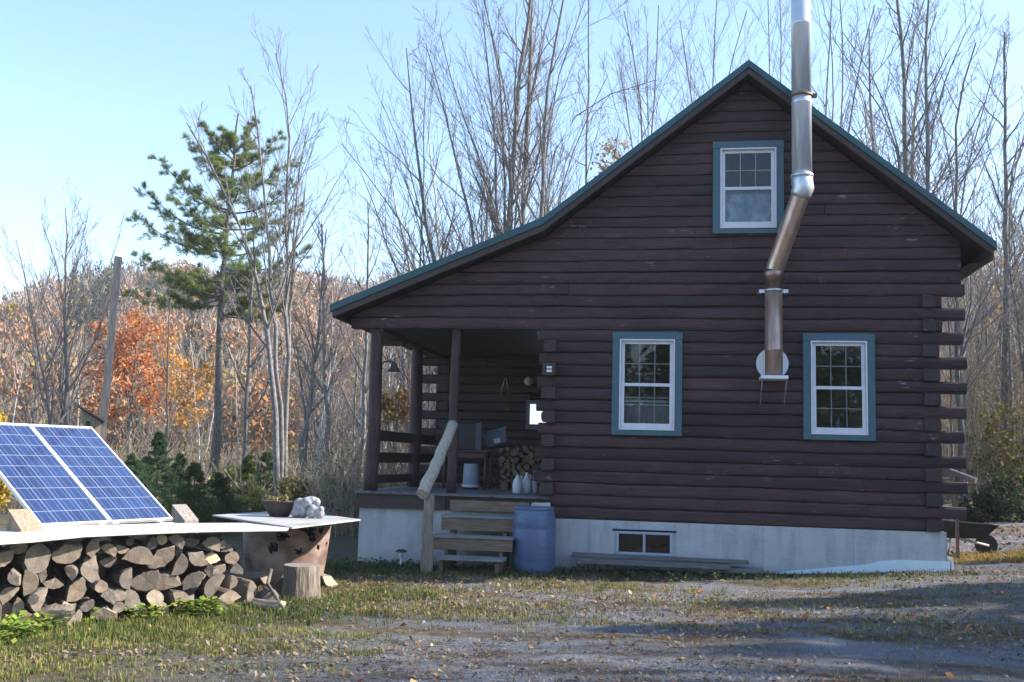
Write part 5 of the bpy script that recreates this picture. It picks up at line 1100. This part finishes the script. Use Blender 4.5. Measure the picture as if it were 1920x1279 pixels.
# ---- wood on the hill
def far_wood(seed):
    rng = np.random.default_rng(seed); V = []; F = []; M = []; o = 0
    rows = 3300; px = np.where(rng.random(rows) < .66, rng.uniform(-450, 900, rows), rng.uniform(1750, 2900, rows)); D = rng.uniform(70, 250, rows); V_t = []
    bare = []; 
    for i in range(rows):
        p = atD(px[i], 700, D[i]); g = float(gz(p[0], p[1])); h = rng.uniform(6, 10)
        t = rng.random(); base = np.array([p[0], p[1], g])
        patch = math.sin(p[0]*.07+1)*math.sin(p[1]*.06)+.35*rng.normal()
        kind = 3 if patch > .80 else 1 if (t < .38+.25*(patch < -.2)) else 2 if t > .86 else 0
        if 120 < px[i] < 215 and D[i] > 110 and t < .5: kind = 3
        bare.append((base, h, kind, D[i]))
    # bare crowns: sprays of thin upright slivers
    for kd, n, mi in ((0, 80, 0), (1, 130, 1), (2, 110, 2), (3, 80, 3)):
        L = [b for b in bare if b[2] == kd]
        if not L: continue
        B = np.array([b[0] for b in L]); h = np.array([b[1] for b in L]); d = np.array([b[3] for b in L]); m = len(L)
        u = rng.random((m, n)); az = rng.uniform(0, 2*PI, (m, n))
        if kd == 0:
            r = (.08+.22*np.sin(np.clip(u*1.05, 0, 1)*PI))*h[:, None]*rng.random((m, n))**.6; zz = (.12+.88*u)*h[:, None]
            p = B[:, None]+np.stack([np.cos(az)*r, np.sin(az)*r, zz], -1); dr = np.stack([np.cos(az)*.28, np.sin(az)*.28, np.ones_like(az)], -1)+rng.normal(0, .15, (m, n, 3)); ln = rng.uniform(.07, .18, (m, n, 1))*h[:, None, None]; w = .00045*d[:, None, None]*rng.uniform(.7, 1.8, (m, n, 1))
        elif kd == 3:
            r = .24*(1-u)*h[:, None]*rng.random((m, n))**.4; zz = (.06+.98*u)*h[:, None]*1.05; p = B[:, None]+np.stack([np.cos(az)*r, np.sin(az)*r, zz], -1); dr = np.stack([np.cos(az), np.sin(az), -.3+0*az], -1)+rng.normal(0, .3, (m, n, 3)); ln = .10*h[:, None, None]*(1.1-u[..., None]); w = .045*h[:, None, None]*np.ones((m, n, 1))
        else:
            r = .30*h[:, None]*np.sqrt(np.clip(1-(2*u-1)**2, .02, 1))*rng.random((m, n))**.4; zz = (.30+.70*u)*h[:, None]*.9; p = B[:, None]+np.stack([np.cos(az)*r, np.sin(az)*r, zz], -1); dr = rng.normal(0, 1, (m, n, 3)); ln = .05*h[:, None, None]*np.ones((m, n, 1)); w = .020*h[:, None, None]*np.ones((m, n, 1))
        dr /= np.linalg.norm(dr, axis=2, keepdims=True); sd = np.cross(dr, rng.normal(size=dr.shape)); sd /= np.linalg.norm(sd, axis=2, keepdims=True)+1e-9
        q = np.stack([p-sd*w, p+sd*w, p+dr*ln+sd*w*.4, p+dr*ln-sd*w*.4], 2).reshape(-1, 3); V.append(q); F.append(np.arange(len(q)).reshape(-1, 4)+o); o += len(q); M += [mi]*(len(q)//4)
        # trunks
        P = np.stack([B+np.array([0, 0, -.3]), B+np.stack([0*h, 0*h, h*.5], 1), B+np.stack([0*h, 0*h, h*.9], 1)], 1); R = (.012*h)[:, None]*np.array([1.0, .7, .3])[None]
        v, f = tubes(P, R, 4); V.append(v); F.append(f+o); o += len(v); M += [4]*len(f)
    cr = lambda n, c: palette(n, c, .9, .1, .035)
    mats = [cr('hill_bare', [(.20, .165, .15), (.26, .215, .195), (.30, .255, .235), (.25, .19, .155)]), cr('hill_russet', [(.27, .11, .055), (.40, .18, .075), (.42, .26, .11), (.33, .17, .10)]), cr('hill_yellow', [(.32, .24, .11), (.26, .23, .11), (.20, .20, .09)]), cr('hill_evergreen', [(.018, .036, .024), (.030, .052, .032), (.045, .07, .035)]), TWIGF]
    tag(fastmesh('far_wood', np.concatenate(V), F, mats, mi=M), 'mauve and russet autumn wood covering the far hill', 'wood', kind='stuff')
far_wood(3)
# ================================================================== GROUND COVER
def gpts(n, pxr, pyr, rng, z=0.05):
    """points spread over the yard (by view so that density follows what is seen)"""
    x = rng.uniform(*pxr, n); y = rng.uniform(*pyr, n); P = np.array([atZ(a, b, z) for a, b in zip(x, y)]); P[:, 2] = gz(P[:, 0], P[:, 1]); return P
def wpts(n, xr, yr, rng): 
    P = np.stack([rng.uniform(*xr, n), rng.uniform(*yr, n), np.zeros(n)], 1); P[:, 2] = gz(P[:, 0], P[:, 1]); return P
def outside_house(P): return P[~((P[:, 0] > XL-.02) & (P[:, 0] < XR+.05) & (P[:, 1] > -.05) & (P[:, 1] < YB))]
def clump_noise(P, f=1.3, seed=0):
    r = np.random.default_rng(seed); v = 0
    for i in range(6): k = r.normal(0, f*(1+i*.6), 2); v = v+np.sin(P[:, 0]*k[0]*.6+P[:, 1]*k[1]*1.6+r.uniform(0, 6))/(1+i*.4)
    return v
def leaves_on_ground(n, seed, size, name, label, cols, xr, yr, lift=.012, thr=-.6):
    rng = np.random.default_rng(seed); P = outside_house(wpts(n, xr, yr, rng)); P = P[clump_noise(P, 1.2, seed)+rng.normal(0, .7, len(P)) > thr]; n = len(P)
    az = rng.uniform(0, 2*PI, n); tl = rng.normal(0, .38, (n, 2)); a = np.stack([np.cos(az), np.sin(az), tl[:, 0]], 1); b = np.stack([-np.sin(az), np.cos(az), tl[:, 1]], 1); s = size*rng.uniform(.5, 1.4, (n, 1))
    c = P+np.array([0, 0, lift])+np.array([0, 0, 1])*s*np.abs(tl[:, :1])*.5; up = np.array([0, 0, 1])*s*rng.uniform(-.1, .3, (n, 1))
    V = np.stack([c-a*s*.55, c-a*s*.05+b*s*.40+up, c+a*s*.6, c-a*s*.05-b*s*.40+up*.6], 1).reshape(-1, 3)
    return tag(fastmesh(name, V, [np.arange(len(V)).reshape(-1, 4)], palette(name+'_colours', cols, .75, .15)), label, 'leaves', kind='stuff')
LIT = [(.09, .055, .04), (.15, .10, .07), (.21, .145, .10), (.28, .205, .14), (.17, .085, .06), (.32, .25, .17), (.22, .18, .14), (.12, .08, .06)]
leaves_on_ground(60000, 1, .034, 'leaf_litter', 'fallen brown leaves scattered over the yard', LIT, (-9, 9), (-12.5, .6), thr=.05)
leaves_on_ground(1300, 2, .05, 'bright_leaves', 'sparse yellow and red fallen leaves on the yard', [(.42, .30, .08), (.40, .14, .05), (.30, .06, .04), (.48, .36, .14), (.45, .38, .25)], (-9, 9), (-12.5, .6))
leaves_on_ground(14000, 3, .06, 'bank_leaves', 'orange and brown leaves on the bank beyond the cabin corner', LIT+[(.40, .18, .05), (.46, .28, .06)], (4, 16), (1, 16))
def grass(n, seed, name, label, cols, xr, yr, h, w, mask=None, blades=5, lean=.45):
    rng = np.random.default_rng(seed); P = outside_house(wpts(n, xr, yr, rng))
    if mask is not None: P = P[mask(P, rng)]
    n = len(P); az = rng.uniform(0, 2*PI, (n, blades)); l = np.abs(rng.normal(0, lean, (n, blades)))*h; hh = h*rng.uniform(.45, 1.2, (n, blades))*rng.uniform(.6, 1.2, (n, 1))
    p = P[:, None]+rng.normal(0, .02, (n, blades, 3))*np.array([1, 1, 0]); d = np.stack([np.cos(az), np.sin(az), 0*az], -1); sd = np.stack([-np.sin(az), np.cos(az), 0*az], -1)*w*rng.uniform(.6, 1.3, (n, blades, 1))
    m = p+d*(l*.3)[..., None]+np.stack([0*az, 0*az, hh*.6], -1); t = p+d*l[..., None]+np.stack([0*az, 0*az, hh], -1); p = p-np.array([0, 0, .015])
    V = np.stack([p-sd, p+sd, m+sd*.7, m-sd*.7, t], 2).reshape(-1, 3); k = n*blades; i = np.arange(k)*5
    return tag(fastmesh(name, V, [np.stack([i, i+1, i+2, i+3], 1), np.stack([i+3, i+2, i+4], 1)], palette(name+'_colours', cols, .7, .3, 2.0)), label, 'grass', kind='stuff')
GRN = [(.035, .07, .016), (.06, .11, .02), (.10, .15, .03), (.15, .17, .04), (.20, .20, .07)]
STRAW = [(.22, .17, .08), (.32, .26, .13), (.38, .32, .18), (.18, .16, .06), (.16, .12, .07)]
pile_d = lambda P: (P[:, 0]-E0[0])*DN[0]+(P[:, 1]-E0[1])*DN[1]
grass(5200, 11, 'green_grass', 'green grass at the foot of the firewood pile', GRN, (-6.5, -2.6), (-9.5, -3.0), .085, .0042, lambda P, r: (pile_d(P) > -.02) & (pile_d(P) < .75+.5*r.random(len(P))+.35*clump_noise(P, 1, 4)))
grass(6500, 12, 'wall_grass', 'dull green grass along the shaded foundation', [(.03, .05, .018), (.05, .075, .024), (.08, .10, .04), (.12, .11, .05)], (-5.2, 3.9), (-2.2, -.02), .085, .0045, lambda P, r: ~((P[:, 0] > 1.2) & (P[:, 1] > -.35)) & (P[:, 1] > -.5-.06*P[:, 0]*-1-.6*r.random(len(P))**1.5-(P[:, 0] < -2)*.75*r.random(len(P))))
grass(9000, 13, 'yellow_grass', 'yellowing short grass in the sunlit yard', STRAW+GRN[2:]+[(.30, .28, .06)], (-5.0, 6.5), (-4.8, -.9), .055, .005, lambda P, r: clump_noise(P, 1.1, 8)+r.normal(0, .8, len(P))-.22*P[:, 0] > .35)
grass(9000, 16, 'lawn_grass', 'ragged yellow-green grass in the near corner of the yard', GRN[1:]+STRAW[:2]+[(.26, .28, .06), (.20, .24, .05)], (-6.5, -2.4), (-10.2, -5.2), .05, .004, lambda P, r: clump_noise(P, 1.5, 18)+r.normal(0, .6, len(P))-.9*(P[:, 0]+3.6) > .1)
grass(19000, 14, 'dry_grass', 'short dry grass tufts on the gravel yard', STRAW+[(.12, .14, .04), (.10, .075, .05)], (-9, 9), (-12.5, -2.0), .035, .0035, lambda P, r: clump_noise(P, 1.3, 5)+r.normal(0, .9, len(P)) > .25)
grass(1500, 15, 'road_edge_grass', 'sunlit yellow and orange grass strip beyond the right cabin corner', [(.36, .28, .08), (.42, .22, .06), (.40, .33, .10), (.22, .22, .06)], (3.9, 9), (1.2, 2.6), .07, .006)
# broad-leaved weeds
def weeds(n, xr, yr, seed, name, label, cols, size, mask):
    rng = np.random.default_rng(seed); P = wpts(n, xr, yr, rng); P = P[mask(P, rng)]; n = len(P); m = 7
    az = rng.uniform(0, 2*PI, (n, m)); r = size*rng.uniform(.6, 1.4, (n, m)); z = rng.uniform(.02, .16, (n, m))*size/.07
    d = np.stack([np.cos(az), np.sin(az), rng.uniform(-.2, .6, (n, m))], -1); sd = np.stack([-np.sin(az), np.cos(az), rng.normal(0, .3, (n, m))], -1)
    c = P[:, None]+np.stack([0*az, 0*az, z], -1)+d*(r*.3)[..., None]; r = r[..., None]
    V = np.stack([c, c+d*r*.45+sd*r*.36, c+d*r, c+d*r*.45-sd*r*.36], 2).reshape(-1, 3)
    tag(fastmesh(name, V, [np.arange(len(V)).reshape(-1, 4)], palette(name+'_colours', cols, .6, .35, 1.5)), label, 'weeds', kind='stuff')
weeds(4200, (-6.4, -4.0), (-8.9, -5.0), 21, 'broadleaf_weeds', 'bright green broad-leaved weeds in front of the firewood', [(.11, .20, .03), (.19, .31, .05), (.30, .40, .08), (.30, .28, .07)], .060, lambda P, r: (pile_d(P) > .03) & (pile_d(P) < .22+.2*r.random(len(P))+.16*clump_noise(P, 1, 14)))
weeds(420, (-4.9, 1.5), (-1.2, -.2), 22, 'shade_weeds', 'dark green weeds along the shaded wall foot', [(.025, .05, .02), (.045, .08, .028), (.09, .12, .03)], .05, lambda P, r: r.random(len(P)) < np.where(P[:, 0] < -3, .8, .22))
weeds(160, (-4, 5), (-3.5, -.9), 23, 'yard_weeds', 'scattered small weeds in the gravel yard', [(.06, .09, .025), (.14, .14, .04)], .045, lambda P, r: r.random(len(P)) < .6)
# pebbles
rng = np.random.default_rng(33); P = outside_house(wpts(6000, (-9, 9), (-12.5, .4), rng)); n = len(P); s = .014*rng.uniform(.4, 1.6, (n, 1, 1))**1.3
tet = np.array([(1, 0, -.3), (-.5, .86, -.3), (-.5, -.86, -.3), (.45, .3, .5), (-.4, .35, .55), (0, -.5, .5)]); V = (P[:, None]+(tet[None]*rng.uniform(.6, 1.3, (n, 6, 3)))*s).reshape(-1, 3)
fi = np.array([(0, 1, 3), (1, 4, 3), (1, 2, 4), (2, 5, 4), (2, 0, 5), (0, 3, 5), (3, 4, 5)]); F = (fi[None]+np.arange(n)[:, None, None]*6).reshape(-1, 3)
tag(fastmesh('gravel', V, [F], palette('pebbles', [(.10, .10, .11), (.20, .20, .205), (.22, .225, .23), (.15, .14, .12), (.19, .20, .215)], .9)), 'loose grey pebbles over the yard', 'gravel', kind='stuff')
# trees standing off to the right, whose shadows fall across the yard
for i, (x, y, h) in enumerate(((15.0, .2, 11), (18.5, 5.2, 12), (13.5, -2.6, 10.5), (26, 4.0, 13), (10.5, -3.6, 9), (12.2, -4.6, 10), (14.5, -3.4, 11), (9.6, -5.2, 8), (11.4, -2.4, 9.5))):
    c = copy_tree(protos[i % 7], (x, y, float(gz(x, y))), i*1.3, (h/10.5,)*3); tag(c, 'bare grey tree standing off beyond the right edge of the yard', None, 'bare trees beyond the yard edge')
for i, (x, y, h) in enumerate(((12.5, 3.2, 5.4), (13, .2, 8.0), (17, 1.0, 10.5), (19, -2.5, 11.0), (14.5, -4.6, 7.0), (17, -6.5, 11), (12.5, -1.6, 8.5), (21, -.6, 13.5))):
    spruce((x, y, float(gz(x, y))), h, h*.26, 900+i, 'dark spruce standing off beyond the right of the yard', DK, 'yard_spruce', 'spruces beyond the yard', .6)

# woods behind the photographer, mirrored in the panes
_sp = spruce((-12, -46, float(gz(-12, -46))), 11, 3.2, 950, 'tall dark spruce in the wood across the yard from the cabin', DK, 'wood_spruce', 'spruces across the yard', .35)
for i in range(34):
    x = -28+i*1.9+rnd.uniform(-.8, .8); y = -44-rnd.uniform(0, 6); copy_tree(_sp, (x, y, float(gz(x, y))), i*1.1, (1.1, 1.1, rnd.uniform(.85, 1.1)))
# ---- thin autumn haze that softens the far hill
hz = MB().box((-445, -445, -4), (445, 445, 52)).build('haze', bpy.data.materials.new('air'))
tag(hz, 'thin pale haze in the air over the valley', 'haze', kind='stuff'); hm = hz.data.materials[0]; hm.use_nodes = True; hn = hm.node_tree; hn.nodes.remove(hn.nodes['Principled BSDF'])
pv = hn.nodes.new('ShaderNodeVolumePrincipled'); pv.inputs['Color'].default_value = (.86, .90, .97, 1); pv.inputs['Density'].default_value = .00055; hn.links.new(pv.outputs[0], hn.nodes['Material Output'].inputs['Volume'])
# ================================================================== LIGHT
w = bpy.data.worlds.new('World'); S.world = w; w.use_nodes = True; nt = w.node_tree
sky = nt.nodes.new('ShaderNodeTexSky'); sky.sky_type = 'NISHITA'; sky.sun_disc = False; sky.sun_elevation = math.radians(33); sky.sun_rotation = math.radians(76); sky.air_density = 1.0; sky.dust_density = .5; sky.ozone_density = 2.2; sky.altitude = 200
bg = nt.nodes['Background']; bg.inputs['Strength'].default_value = .14; nt.links.new(sky.outputs[0], bg.inputs[0])
sun = bpy.data.lights.new('sun', 'SUN'); sun.energy = 4.8; sun.angle = math.radians(.6); sun.color = (1.0, .91, .79)
so = bpy.data.objects.new('sun', sun); COL.objects.link(so); so.rotation_euler = SUNV.to_track_quat('Z', 'Y').to_euler()
S.view_settings.view_transform = 'Standard'; S.view_settings.look = 'None'; S.view_settings.gamma = 1; S.view_settings.exposure = 1.5
S.render.engine = 'CYCLES'; S.cycles.max_bounces = 8; S.cycles.transparent_max_bounces = 16; S.cycles.use_denoising = True
